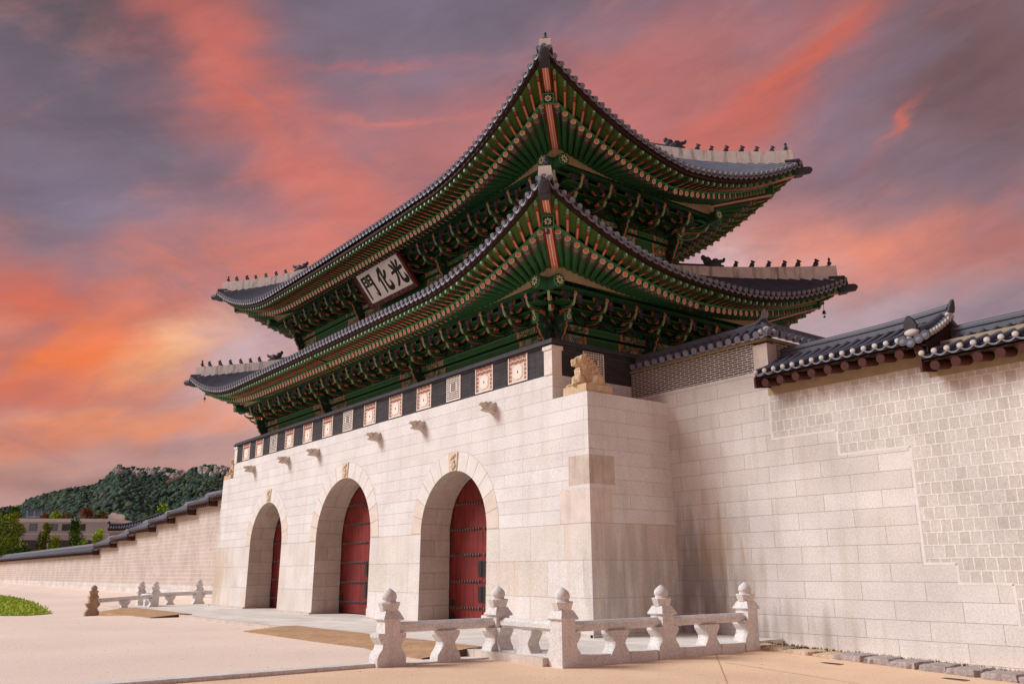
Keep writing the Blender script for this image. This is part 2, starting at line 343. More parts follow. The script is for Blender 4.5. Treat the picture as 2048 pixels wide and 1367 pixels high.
    def build(s, name, mats, parent=None, **k):
        return link(name, s.mesh(name, mats if isinstance(mats, (list, tuple)) else [mats]), parent, **k)
def link(name, data, parent=None, mat=None, **k):
    o = bpy.data.objects.new(name, data); COL.objects.link(o)
    if mat is not None: o.matrix_basis = mat
    if parent is not None:
        o.parent = parent; o.matrix_parent_inverse = WM[parent].inverted()
    WM[o] = mat.copy() if mat is not None else Matrix.Identity(4)
    for a, b in k.items(): o[a] = b
    return o
WM = {}
def thing(name, loc, label, cat, group=None):
    return link(name, None, None, Matrix.Translation(Vector(loc)), label=label, category=cat, **({'group': group} if group else {}))
def tag(o, label, cat, group=None):
    o['label'] = label; o['category'] = cat
    if group: o['group'] = group
    return o
def sculpt(mb, name, mat, parent, vox, smooth=6, mt=None, **k):
    """several overlapping volumes melted into one continuous carved surface"""
    o = link('tmp', mb.mesh('tmp', [mat]))
    r = o.modifiers.new('r', 'REMESH'); r.mode = 'VOXEL'; r.voxel_size = vox; r.use_smooth_shade = True
    if smooth:
        q = o.modifiers.new('s', 'SMOOTH'); q.iterations = smooth; q.factor = .5
    dg = bpy.context.evaluated_depsgraph_get(); dg.update()
    me = bpy.data.meshes.new_from_object(o.evaluated_get(dg)); me.name = name
    if not me.materials: me.materials.append(M[mat])
    bpy.data.objects.remove(o); 
    return link(name, me, parent, mt, **k)
def sm01(t): t = max(0., min(1., t)); return t*t*(3-2*t)

# ------------------------------------------------------------------ ground
def gz(x, y):
    yy = max(y, -8)
    zl = (-.17+.073*(yy-.5) if yy > .5 else -.17+.032*(yy-.5))+.004*max(0, -40-x)*(1 if y > 0 else .3)
    if y > 4: zl = min(zl, .4)
    zr = (-.16 if x > .5 else -.10-.06*sm01((x+2)/2.5))-.033*max(0, min(x, 14)-4)
    t = sm01((x+35.5)/10)
    if y > 3.8: zr = max(zr, -.4)
    return zl*(1-t)+zr*t
g = MB(); xs = [-3500,-1200,-600,-320,-240,-180,-150,-120,-100]+[-90+2.5*i for i in range(37)]+[1.0]+[2.5+2.5*i for i in range(10)]+[30,40,60,100,250,800,2500]
ys = [-2500,-600,-150,-60,-40,-30,-24]+[-20+1.0*i for i in range(28)]+[9,12,20,40,90,250,700,1500,3000]
P = [(x, y, gz(x, y)) for y in ys for x in xs]; nx = len(xs)
g.idx(P, [(j*nx+i, j*nx+i+1, (j+1)*nx+i+1, (j+1)*nx+i) for j in range(len(ys)-1) for i in range(nx-1)], [1 if xs[i] < .9 and xs[i] > -160 else 0 for j in range(len(ys)-1) for i in range(nx-1)], True)
g.build('ground', ['sandy_path', 'pale_sand'], kind='structure')
def seam(pts, w_):
    m = MB()
    for (x0, y0), (x1, y1) in zip(pts, pts[1:]):
        dx, dy = x1-x0, y1-y0; l_ = math.hypot(dx, dy); nx_, ny_ = -dy/l_*w_, dx/l_*w_; n_ = max(1, int(l_/.5))
        for i in range(n_):
            a, b_ = i/n_, (i+1)/n_; q = [(x0+dx*t_+s_*nx_, y0+dy*t_+s_*ny_) for t_, s_ in ((a,-1),(b_,-1),(b_,1),(a,1))]
            m.face([(x, y, gz(x, y)+.004) for x, y in q])
    return m
pmat('seam_brown', (196,152,112), .95, .2, 3, .1)
seam([(3.2,1.5),(8.6,-4.4),(13,-9.2)], .012).build('path_seam', ['seam_brown'], kind='structure')
seam([(5.6,-.9),(15,-1.6)], .010).build('path_seam', ['seam_brown'], kind='structure')
pmat('grit', (196,164,136), .95, .3, 3, .1)
m = MB()
for i in range(1100):
    x = R.uniform(-30, 13); y = R.uniform(-14, 2.2)
    if -37 < x < 3.9 and y > -5.1: continue
    s_ = R.uniform(.008, .022); z = gz(x, y); a = R.uniform(0, 3)
    m.face([(x+s_*math.cos(a+q), y+s_*math.sin(a+q), z+.003+(s_*.5 if k_ % 2 else 0)) for k_, q in enumerate((0,1.5,3.1,4.6))])
m.build('grit', ['grit'], kind='stuff')
# stone apron round the gate with its kerb
p = MB(); p.box(-37.6, -4.75, -.7, 3.85, 3.75, 0)
p.build('pavement', [PAVE], kind='structure')
k = MB()
for i in range(30):
    x0 = -37.6+i*1.38
    k.box(x0+.004, -5.02, -.7, x0+1.376, -4.754, .012)
k.build('kerb', ['plinth_stone'], kind='structure')
k = MB()
for i in range(11):
    y0 = -24+i*1.45
    k.box(1.16+.004*i, y0, -.5, 1.56+.004*i, y0+1.44, -.075)
k.build('path_kerb', ['fence_stone'], kind='structure')

# ------------------------------------------------------------------ the gate: stone base
def B(z): return .0148*z
GX = -17.0; YC = 6.14
gate = thing('palace_gate', (GX, YC, 0), 'two storey palace gate with green painted eaves over a white granite base of three arches', 'gate')
ARCH = [(-7.78, 2.25), (-17.0, 2.78), (-26.22, 2.25)]; SP = 3.36
b = MB()
def fp(x, z): return (x, B(z), z)
# lower piers
edges = [-34.0, ARCH[2][0]-2.25, ARCH[2][0]+2.25, ARCH[1][0]-2.78, ARCH[1][0]+2.78, ARCH[0][0]-2.25, ARCH[0][0]+2.25, 0.0]
for i in range(0, 8, 2):
    xa0, xb0 = edges[i], edges[i+1]; xa1 = xa0+(B(SP) if i == 0 else 0); xb1 = xb0-(B(SP) if i == 6 else 0)
    b.face([fp(xa0,0), fp(xb0,0), fp(xb1,SP), fp(xa1,SP)], 0)
    b.box(xa0-(.1 if i in (0,) else .06), -.13, -.1, xb0+(.1 if i == 6 else .06), .0, .075, 2)
# upper face, cut round the arches in strips between arches
NA = 28
def arc(c, r, k): t = math.pi*(1-k/NA); return (c+r*math.cos(t), SP+r*math.sin(t))
ZT = 7.45
bounds = [-34.0, (ARCH[2][0]+ARCH[1][0])/2, (ARCH[1][0]+ARCH[0][0])/2, 0.0]
for j, (c, r) in enumerate(reversed(ARCH)):
    x0, x1 = bounds[j], bounds[j+1]
    l0 = x0+(B(SP) if j == 0 else 0); l1 = x0+(B(ZT) if j == 0 else 0); r0 = x1-(B(SP) if j == 2 else 0); r1 = x1-(B(ZT) if j == 2 else 0)
    for k_ in range(NA):
        a0 = arc(c, r, k_); a1 = arc(c, r, k_+1)
        b.face([fp(*a0), fp(*a1), fp(a1[0], ZT), fp(a0[0], ZT)], 1)
    b.face([fp(l0, SP), fp(c-r, SP), fp(c-r, ZT), fp(l1, ZT)], 1)
    b.face([fp(c+r, SP), fp(r0, SP), fp(r1, ZT), fp(c+r, ZT)], 1)
    prof = [(c-r, 0)]+[arc(c, r, k_) for k_ in range(NA+1)]+[(c+r, 0)]
    for q in range(len(prof)-1):
        (xa, za), (xb, zb) = prof[q], prof[q+1]
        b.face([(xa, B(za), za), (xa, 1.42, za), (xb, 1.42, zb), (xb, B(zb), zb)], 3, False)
PX = 1.83
b.face([fp(-34+PX, ZT), fp(-PX, ZT), fp(-PX, 8.31), fp(-34+PX, 8.31)], 1)
for sgn, xo in ((1, 0.0), (-1, -34.0)):
    f = lambda z, y: (xo-sgn*B(z), y, z)
    for (z0, z1, mi) in ((-.1, SP, 0), (SP, ZT, 1)):
        q = [f(z0, B(z0)), f(z0, 14), f(z1, 14), f(z1, B(z1))]
        b.face(q if sgn > 0 else q[::-1], mi)
    xi = xo-sgn*PX
    q = [f(ZT, B(ZT)), f(ZT, 14), (xi, 14, ZT), (xi, B(ZT), ZT)]
    b.face(q if sgn > 0 else q[::-1], 1)
    q = [(xi, B(ZT), ZT), (xi, 14, ZT), (xi, 14, 8.31), (xi, B(8.31), 8.31)]
    b.face(q if sgn > 0 else q[::-1], 1)
    b.box(min(xo, xo+sgn*.13), -.13, -.1, max(xo, xo+sgn*.13), 3.7, .075, 2)
b.face([(-34+PX, .12, 8.31), (-PX, .12, 8.31), (-PX, 14, 8.31), (-34+PX, 14, 8.31)], 1)
b.face([(0, 14, 0), (-34, 14, 0), (-34+PX, 14, 8.31), (-PX, 14, 8.31)], 1)
base = b.build('stone_base', [LOWSTONE, GRAN, 'plinth_stone', SHIM], gate)
# odd blocks that were weathered differently
def corner_block(x0, z0, x1, z1, y1, mat):
    m = MB(); e = .004
    m.face([(x0, B(z0)-e, z0), (x1-B(z0)+e, B(z0)-e, z0), (x1-B(z1)+e, B(z1)-e, z1), (x0, B(z1)-e, z1)])
    if y1: m.face([(x1-B(z0)+e, B(z0)-e, z0), (x1-B(z0)+e, y1, z0), (x1-B(z1)+e, y1, z1), (x1-B(z1)+e, B(z1)-e, z1)])
    m.build('weathered_block', [mat], base)
pmat('tan_block', (206,190,176), .9, .2, 2, .2, .3, 40, ((160,136,112),.5), speck=40)
pmat('pale_block', (224,210,198), .9, .1, 2, .2, .3, 40, ((180,160,140),.4), speck=40)
corner_block(-1.05, 4.52, 0, 5.43, 1.15, 'tan_block')
corner_block(-1.5, 3.345, 0, 4.40, 1.0, 'pale_block')
# voussoirs
pmat('voussoir', (228,220,213), .88, .07, 2, .2, .2, 40, speck=40); pmat('voussoir_tan', (223,208,193), .88, .09, 2, .2, .2, 40, speck=40)
pmat('joint', (186,172,161), .95, .1, 3, .1)
for (c, r) in ARCH:
    m = MB(); n = 13 if r < 2.5 else 15; ro = r+.72
    for i in range(n):
        t0 = math.pi*(1-i/n)-.006; t1 = math.pi*(1-(i+1)/n)+.006; mi = 1 if i in (0, 1, n-1, n-2) else 0
        pts = [(c+r*math.cos(t0+(t1-t0)*q/3), SP+r*math.sin(t0+(t1-t0)*q/3)) for q in range(4)]
        pt2 = [(c+ro*math.cos(t0+(t1-t0)*q/3), SP+ro*math.sin(t0+(t1-t0)*q/3)) for q in range(4)]
        for q in range(3):
            m.face([(x, B(z)-.006, z) for x, z in (pts[q], pts[q+1], pt2[q+1], pt2[q])], mi)
    for i in range(n+1):
        t = math.pi*(1-i/n); dt = .0058 if 0 < i < n else .003
        m.face([(c+q*math.cos(t+d_), B(SP+q*math.sin(t+d_))-.0035, SP+q*math.sin(t+d_)) for q, d_ in ((r,-dt),(r,dt),(ro,dt),(ro,-dt))], 2)
    for i in range(48):
        ta, tb = math.pi*i/48, math.pi*(i+1)/48
        m.face([(c+q*math.cos(t), B(SP+q*math.sin(t))-.0035, SP+q*math.sin(t)) for q, t in ((ro-.002,ta),(ro-.002,tb),(ro+.012,tb),(ro+.012,ta))], 2)
    ring = m.build('arch_ring', ['voussoir', 'voussoir_tan', 'joint'], gate)
    m = MB(); h = .42 if r < 2.5 else .42
    z0 = SP+r; y0 = B(z0)-.03
    m.prism([(-.24, 0), (.24, 0), (.31, .70), (-.31, .70)], (c, y0, z0), (1,0,0), (0,0,1), (0, .1, 0), 0)
    for k_ in range(11):
        t = k_/10; m.ell((c+.13*math.sin(t*7.5), y0-.015, z0+.10+.5*t), (.075, .05, .055), 0)
    m.ell((c-.05, y0-.02, z0+.2), (.10, .05, .06), 0); m.ell((c+.06, y0-.02, z0+.36), (.09, .05, .07), 0); m.ell((c, y0-.02, z0+.56), (.10, .06, .07), 0)
    m.build('keystone', ['keystone_stone'], ring)
# doors: two leaves in every arch
def leaf(c, r, s):
    m = MB(); hw = r+.16; y = 1.47; seam = .012
    pr = [(c+s*seam, .05), (c+s*hw, .05), (c+s*hw, SP)]+[(c+s*hw*math.cos(t), SP+hw*math.sin(t)) for t in (math.pi/2*i/14 for i in range(1, 14))]+[(c+s*seam, SP+hw)]
    if s > 0: pr = pr[::-1]
    m.prism(pr, (0, y, 0), (1,0,0), (0,0,1), (0, .12, 0), 0)
    npl = 8
    for i in range(1, npl):   # plank joints
        x = c+s*(seam+(hw-seam)*i/npl); zt = SP+math.sqrt(max(0, hw*hw-(x-c)**2))
        m.box(x-.006, y-.003, .06, x+.006, y, zt-.05, 1)
    z = .53
    while z < SP+r:
        w = math.sqrt(max(0, hw*hw-(z-SP)**2)) if z > SP else hw
        if w > .4:
            x0, x1 = sorted((c+s*.05, c+s*(w-.05)))
            m.box(x0, y-.012, z-.035, x1, y, z+.05, 1)
            x = x0+.1
            while x < x1:
                m.ell((x, y-.03, z+.012), (.052, .045, .06), 2, nu=8, nv=5); x += .185
        z += .99 if r < 2.5 else .90
    o = m.build('door_leaf', ['red_door', 'iron', 'stud_iron'], gate)
    for z in (1.05, 2.0):
        h = MB(); x0, x1 = sorted((c+s*.03, c+s*.26)); h.box(x0, y-.03, z-.28, x1, y-.013, z+.30, 0)
        for i in range(7): h.box(x0+.02, y-.04, z-.25+i*.08, x1-.02, y-.031, z-.21+i*.08, 0)
        h.build('hinge_plate', ['iron'], o)
    h = MB(); x0, x1 = sorted((c+s*(r-.32), c+s*(r+.05))); h.box(x0, y-.04, .62, x1, y-.013, .84, 0); h.box(x0, y-.04, .07, x1, y-.013, .36, 0)
    h.build('corner_iron', ['iron'], o)
for (c, r) in ARCH: leaf(c, r, -1); leaf(c, r, 1)
# door stop blocks on the paving
for (c, r) in ARCH[:2]:
    m = MB(); m.prism([(-.34,0),(.34,0),(.34,.36),(.30,.40),(-.30,.40),(-.34,.36)], (c+r-.52, .42, .004), (1,0,0), (0,0,1), (0,.44,0), 0)
    tag(m.build('stone_block', ['post_stone']), 'low pale stone block on the paving in the %s arch doorway' % ('nearest right hand' if c > -10 else 'tall middle'), 'stone block', 'stone blocks at the doors')

# ------------------------------------------------------------------ parapet
m = MB()
m.box(-34+PX+.35, .13, 8.31, -PX-.35, .5, 9.31, 0)
for x0 in (-PX-.37, -34+PX): m.box(x0+.004, .15, 8.311, x0+.366, 13.5, 9.311, 0)
par = m.build('parapet', [DBRICK], gate)
m = MB()
def ringbox(e, z0, z1, mi):
    m.box(-34+PX-e, .13-e, z0, -PX+e, .5+.02, z1, mi)
    m.box(-PX-.4, .52, z0, -PX+e, 13.5, z1, mi); m.box(-34+PX-e, .52, z0, -34+PX+.4, 13.5, z1, mi)
ringbox(.05, 9.312, 9.375, 0); ringbox(.13, 9.378, 9.45, 0); ringbox(.07, 9.453, 9.545, 1)
m.build('coping', ['dark_tile', 'dark_tile'], par)
for s in (0, 1):
    x1 = -PX+.03 if s == 0 else -34+PX+.40; x0 = x1-.43
    m = MB(); m.box(x0, .09, 8.312, x1, .52, 9.18, 0); m.box(x0-.04, .05, 9.18, x1+.04, .56, 9.308, 0)
    m.build('corner_post', ['post_stone'], par)
def fret_panel():
    m = MB(); w, h = 1.12, 1.0
    m.box(-w/2, 0, -h/2, w/2, .02, h/2, 0); fr = .045
    for (a, b_, c_, d) in ((-w/2,-h/2,w/2,-h/2+fr),(-w/2,h/2-fr,w/2,h/2),(-w/2,-h/2+fr,-w/2+fr,h/2-fr),(w/2-fr,-h/2+fr,w/2,h/2-fr)):
        m.box(a, -.02, b_, c_, 0, d, 1)
    def line(x0, z0, x1, z1): m.box(min(x0,x1)-.010, -.006, min(z0,z1)-.010, max(x0,x1)+.010, -.0005, max(z0,z1)+.010, 2)
    def spiral(cx, cz, r, fx, fz):
        P = [(-1,-1),(-1,1),(1,1),(1,-.5),(-.35,-.5),(-.35,.35),(.35,.35)]
        P = [(cx+p*r*fx, cz+q_*r*fz) for p, q_ in P]
        for i in range(len(P)-1): line(*P[i], *P[i+1])
    st = .145; k = 0
    for j in range(6):
        for i in range(7):
            cx, cz = -.44+st*i*1.01, -.385+st*j*1.06
            if abs(cx) < .30 and -.42 < cz < .16: continue
            spiral(cx, cz, .052, 1 if (i+j) % 2 else -1, 1 if i % 2 else -1)
    for (a_, b_, c_, d) in ((-.51,-.455,.51,-.455),(-.51,.455,.51,.455),(-.51,-.455,-.51,.455),(.51,-.455,.51,.455)): line(a_, b_, c_, d)
    z0 = -.13; q = .25; n_ = .07
    m.prism([(-q+n_,-q),(q-n_,-q),(q-n_,-q+n_),(q,-q+n_),(q,q-n_),(q-n_,q-n_),(q-n_,q),(-q+n_,q),(-q+n_,q-n_),(-q,q-n_),(-q,-q+n_),(-q+n_,-q+n_)], (0,-.018,z0), (1,0,0), (0,0,1), (0,.017,0), 1)
    m.ell((.0, -.02, z0), (.03, .012, .05), 3, nu=8, nv=6)
    return m.mesh('fret_panel', ['panel_cream', 'panel_white', 'terracotta', 'slot_dark'])
def slot_panel():
    m = MB(); w, h = .98, .98; m.box(-w/2, -.02, -h/2, w/2, .02, h/2, 0)
    for i in range(4):
        for j in range(11):
            x0 = -w/2+.05+i*.225; z0 = -h/2+.045+j*.082
            big = i in (1, 2) and j in (4, 5, 6, 7)
            if big: m.box(x0+(.05 if i == 1 else .0), -.026, z0+.004, x0+(.205 if i == 1 else .155), -.021, z0+.058, 1)
            else: m.box(x0, -.026, z0+.008, x0+.085, -.021, z0+.05, 1); m.box(x0+.11, -.026, z0+.008, x0+.2, -.021, z0+.05, 1)
    return m.mesh('slot_panel', ['panel_white', 'slot_dark'])
fm, sm_ = fret_panel(), slot_panel(); ZP = 8.86
offs = [2.2, 4.55, 6.9, 9.12, 11.2, 13.27]
for i, o in enumerate([0]+[s*v for v in offs for s in (1, -1)]):
    slot = abs(o) in (0, 9.12) or False
    link('slot_panel' if slot else 'fret_panel', sm_ if slot else fm, par, Matrix.Translation((GX+o, .118, ZP)))
for y in (2.0, 6.14, 10.2): link('slot_panel', sm_, par, Matrix.Translation((-PX+.012, y, ZP)) @ Matrix.Rotation(math.pi/2, 4, 'Z'))
# gargoyle water spouts
def spout():
    m = MB(); m.box(-.25, -.10, -.27, .25, .1, .27)
    m.prism([(-.21,-.24),(.21,-.24),(.23,.20),(-.23,.20)], (0,-.08,0), (1,0,0), (0,0,1), (0,-.42,0))
    m.ell((0,-.45,.02), (.26,.24,.24)); m.ell((0,-.66,.12), (.21,.24,.11)); m.ell((0,-.62,-.16), (.18,.20,.08)); m.ell((0,-.84,.14), (.15,.08,.09))
    m.ell((-.15,-.58,.21), (.08,.09,.06)); m.ell((.15,-.58,.21), (.08,.09,.06))
    m.ell((-.22,-.34,.18), (.07,.14,.11)); m.ell((.22,-.34,.18), (.07,.14,.11))
    return m
sp0 = None
for o in (11.8, 6.86, 3.15, -3.15, -6.86, -11.8):
    mt = Matrix.Translation((GX+o, .10, 7.66)) @ Matrix.Scale(.70, 4)
    if sp0 is None: sp0 = sculpt(spout(), 'water_spout', 'carved_stone', gate, .028, 3, mt)
    else: link('water_spout', sp0.data, gate, mt)
# guardian beasts on the shoulders of the base
def beast():
    m = MB()
    m.ell((0,.12,.34), (.33,.52,.34)); m.ell((0,-.10,.50), (.30,.34,.40)); m.ell((0,-.14,.74), (.26,.30,.32)); m.ell((0,-.24,.94), (.25,.30,.20))
    m.ell((0,-.50,.90), (.17,.17,.10)); m.ell((0,-.46,.80), (.15,.16,.06)); m.ell((0,-.62,.95), (.08,.05,.05)); m.ell((-.12,-.42,1.0), (.06,.07,.06)); m.ell((.12,-.42,1.0), (.06,.07,.06))
    m.ell((-.24,-.14,.98), (.05,.12,.10)); m.ell((.24,-.14,.98), (.05,.12,.10)); m.ell((0,.1,.80), (.16,.26,.22))
    for s in (-1, 1):
        m.ell((s*.26,.38,.22), (.17,.30,.26)); m.ell((s*.28,.10,.08), (.12,.26,.09))
        m.ell((s*.22,-.36,.22), (.12,.16,.26), rot=Matrix.Rotation(.35, 3, 'X')); m.ell((s*.22,-.56,.08), (.13,.20,.09))
        for q in (-.06, .0, .06): m.ell((s*.22+q,-.72,.06), (.035,.06,.05))
    m.ell((0,.30,.52), (.28,.34,.40)); m.ell((0,.12,.84), (.24,.28,.22)); m.ell((0,-.02,1.0), (.20,.24,.12))
    for s in (-1, 1):      # curled mane, brow and cheeks
        for (y, z) in ((-.30,1.06),(-.16,1.08),(-.02,1.02),(.10,.92),(.18,.78),(-.06,.86),(-.12,.70),(.06,.74)): m.ell((s*.235,y,z), (.06,.075,.065))
        m.ell((s*.11,-.50,1.00), (.055,.05,.035)); m.ell((s*.14,-.52,.84), (.06,.07,.07))
        for (y, z) in ((.30,.62),(.42,.48),(.30,.40),(.16,.55)): m.ell((s*.30,y,z), (.04,.07,.06))
    for i in range(5):
        for j in range(4): m.ell((-.2+.1*i,-.42+.03*abs(i-2)-.012*j,.34+.1*j), (.055,.03,.05))
    return m
bm0 = None
for s, x in ((1, -.72), (-1, -33.28)):
    t = thing('guardian_statue', (x, .9, 7.45), 'crouching tan stone beast statue on the %s shoulder of the gate base' % ('near right' if s > 0 else 'far left'), 'statue', 'stone beasts on the gate base')
    m = MB(); m.box(x-.58, .13, 7.452, x+.55, 1.28, 7.72, 0); m.build('pedestal', ['statue_stone'], t)
    mt = Matrix.Translation((x-.06*s, .70, 7.70)) @ Matrix.Rotation(-.32*s, 4, 'Z') @ Matrix.Diagonal((1.02, .80, .96, 1))
    if bm0 is None: bm0 = sculpt(beast(), 'beast_body', 'statue_stone', t, .022, 1, mt)
    else: link('beast_body', bm0.data, t, mt)

# ------------------------------------------------------------------ timber storeys
def local(side, ax, by):
    """frame of one side of the hall: a along the side, v inwards from the eave corner line"""
    if side == 0: return lambda a, v, z: Vector((GX+a, YC-by+v, z))
    if side == 1: return lambda a, v, z: Vector((GX+ax-v, YC+a, z))
    if side == 2: return lambda a, v, z: Vector((GX-a, YC+by-v, z))
    return lambda a, v, z: Vector((GX-ax+v, YC-a, z))

def tongue(m, pts, t, tip):
    """curved bracket tongue in the y-z plane: (y, z_top, depth)"""
    n = len(pts)
    for i in range(n-1):
        (y0, z0, h0), (y1, z1, h1) = pts[i], pts[i+1]; w0 = t*(1-.3*i/n); w1 = t*(1-.3*(i+1)/n)
        pale = i >= n-1-tip
        A = [(-w0,y0,z0),(w0,y0,z0),(w0,y0,z0-h0),(-w0,y0,z0-h0)]; Bq = [(-w1,y1,z1),(w1,y1,z1),(w1,y1,z1-h1),(-w1,y1,z1-h1)]
        for k in range(4): m.face([A[k],A[(k+1) % 4],Bq[(k+1) % 4],Bq[k]], 2 if pale else (7 if k == 2 and i in (1, 2) else 0))
        for sx in (-1, 1):
            if not pale:   # painted edge lines: light above, salmon below
                m.face([(sx*(w0+.003),y0,z0-.045),(sx*(w0+.003),y0,z0-.012),(sx*(w1+.003),y1,z1-.012),(sx*(w1+.003),y1,z1-.045)], 4)
                m.face([(sx*(w0+.003),y0,z0-h0+.035),(sx*(w0+.003),y0,z0-h0),(sx*(w1+.003),y1,z1-h1),(sx*(w1+.003),y1,z1-h1+.035)], 1)
    y, z, h = pts[-1]; w = t*.7; m.face([(-w,y,z),(w,y,z),(w,y,z-h),(-w,y,z-h)], 2)
def bracket(scale=1.0, diag=False):
    m = MB(); k = 1.35 if diag else 1.0
    # bearing block
    m.prism([(-.13,0),(.13,0),(.2,.12),(.2,.2),(-.2,.2),(-.2,.12)], (0,-.17,0), (1,0,0), (0,0,1), (0,.34,0), 3, [3,3,4,3,4,3])
    T1 = [(-.05,.34,.20),(-.34,.26,.18),(-.56,.20,.16),(-.74,.19,.14),(-.88,.26,.12),(-.97,.38,.10),(-1.02,.52,.05)]
    T2 = [(-.25,.66,.20),(-.60,.56,.18),(-.82,.50,.16),(-1.0,.49,.14),(-1.14,.56,.12),(-1.23,.68,.10),(-1.28,.83,.05)]
    for T in (T1, T2): tongue(m, [(y*k, z, h) for y, z, h in T], .058, 2)
    # salmon curled shoot above each tongue root
    for (y0, z0) in ((-.46, .33), (-.74, .64)):
        C = [(y0*k+.0, z0), (y0*k-.10, z0+.05), (y0*k-.14, z0+.13), (y0*k-.08, z0+.19), (y0*k+.01, z0+.17)]
        for i in range(4):
            (a, z_), (b_, z2) = C[i], C[i+1]
            m.box(-.062, min(a,b_)-.026, min(z_,z2)-.014, .062, max(a,b_)+.026, max(z_,z2)+.024, 1)
    # cloud head under the eave purlin
    m.prism([(-.3,.78),(-.95,.80),(-1.12,.86),(-1.25,.80),(-1.33,.88),(-1.30,1.0),(-1.20,1.04),(-.3,1.04)], (-.07,0,0), (0,k,0), (0,0,1), (.14,0,0), 0, [3,3,1,1,1,1,0,0])
    for sx in (-1, 1): m.prism([(-1.0,.86),(-1.12,.90),(-1.22,.95),(-1.0,.97)], (sx*.073,0,0), (0,k,0), (0,0,1), (sx*.004,0,0), 5, 5)
    if not diag:
        bow = [(-.5,.16),(-.5,.28),(.5,.28),(.5,.16),(.38,.05),(.25,0),(-.25,0),(-.38,.05)]
        sd_ = [1,0,1,1,1,3,1,1]
        for (y, z, q) in ((0,.2,1.0),(0,.5,1.2),(-.38,.42,1.0),(-.38,.70,1.15),(-.74,.62,.95),(-1.08,.78,.95)):
            m.prism([(x*q, zz*.85) for x, zz in bow], (0, y-.05, z), (1,0,0), (0,0,1), (0,.1,0), 0, sd_)
            for x in (-.42*q, 0, .42*q):
                m.prism([(-.06,0),(.06,0),(.085,.06),(.085,.1),(-.085,.1),(-.085,.06)], (x, y-.075, z+.24), (1,0,0), (0,0,1), (0,.15,0), 3, [3,3,4,3,4,3])
        for sx in (-1, 1):   # wave painted end boards under the purlin
            for (q0, q1, mi, yo) in ((.22,.45,7,0),(.245,.425,6,-.004),(.31,.365,5,-.008)):
                wv = [(sx*(q0+.03*math.sin(k_*1.5)), .58+.40*k_/6) for k_ in range(7)]+[(sx*(q1+.03*math.sin(k_*1.5)), .58+.40*k_/6) for k_ in range(6, -1, -1)]
                m.prism(wv, (0,-1.14+yo,0), (1,0,0), (0,0,1), (0,.02,0), mi)
        for sx in (-1, 1):   # painted blue-and-red wave boards beside the core
            m.prism([(-.15,.3),(-.62,.42),(-.95,.74),(-.9,.98),(-.15,.98)], (sx*.10,0,0), (0,1,0), (0,0,1), (sx*.02,0,0), 6, 3)
    return m
BR_M = ['dark_green', 'salmon', 'pale_green', 'deep_green', 'line_green', 'band_blue', 'scroll_dark', 'dark_red']
br_me = bracket().mesh('bracket_set', BR_M); brd_me = bracket(diag=True).mesh('bracket_set_corner', BR_M)
def flower(m, c, ux, uy, r, back, petal, n=8, off=.004):
    c = Vector(c); ux = Vector(ux); uy = Vector(uy); w = ux.cross(uy)
    for i in range(n):
        t = 2*math.pi*i/n; d = ux*math.cos(t)+uy*math.sin(t); p = ux*-math.sin(t)+uy*math.cos(t)
        m.face([c+w*off+d*r*.2, c+w*off+d*r*.62+p*r*.17, c+w*off+d*r*.95, c+w*off+d*r*.62-p*r*.17], petal)

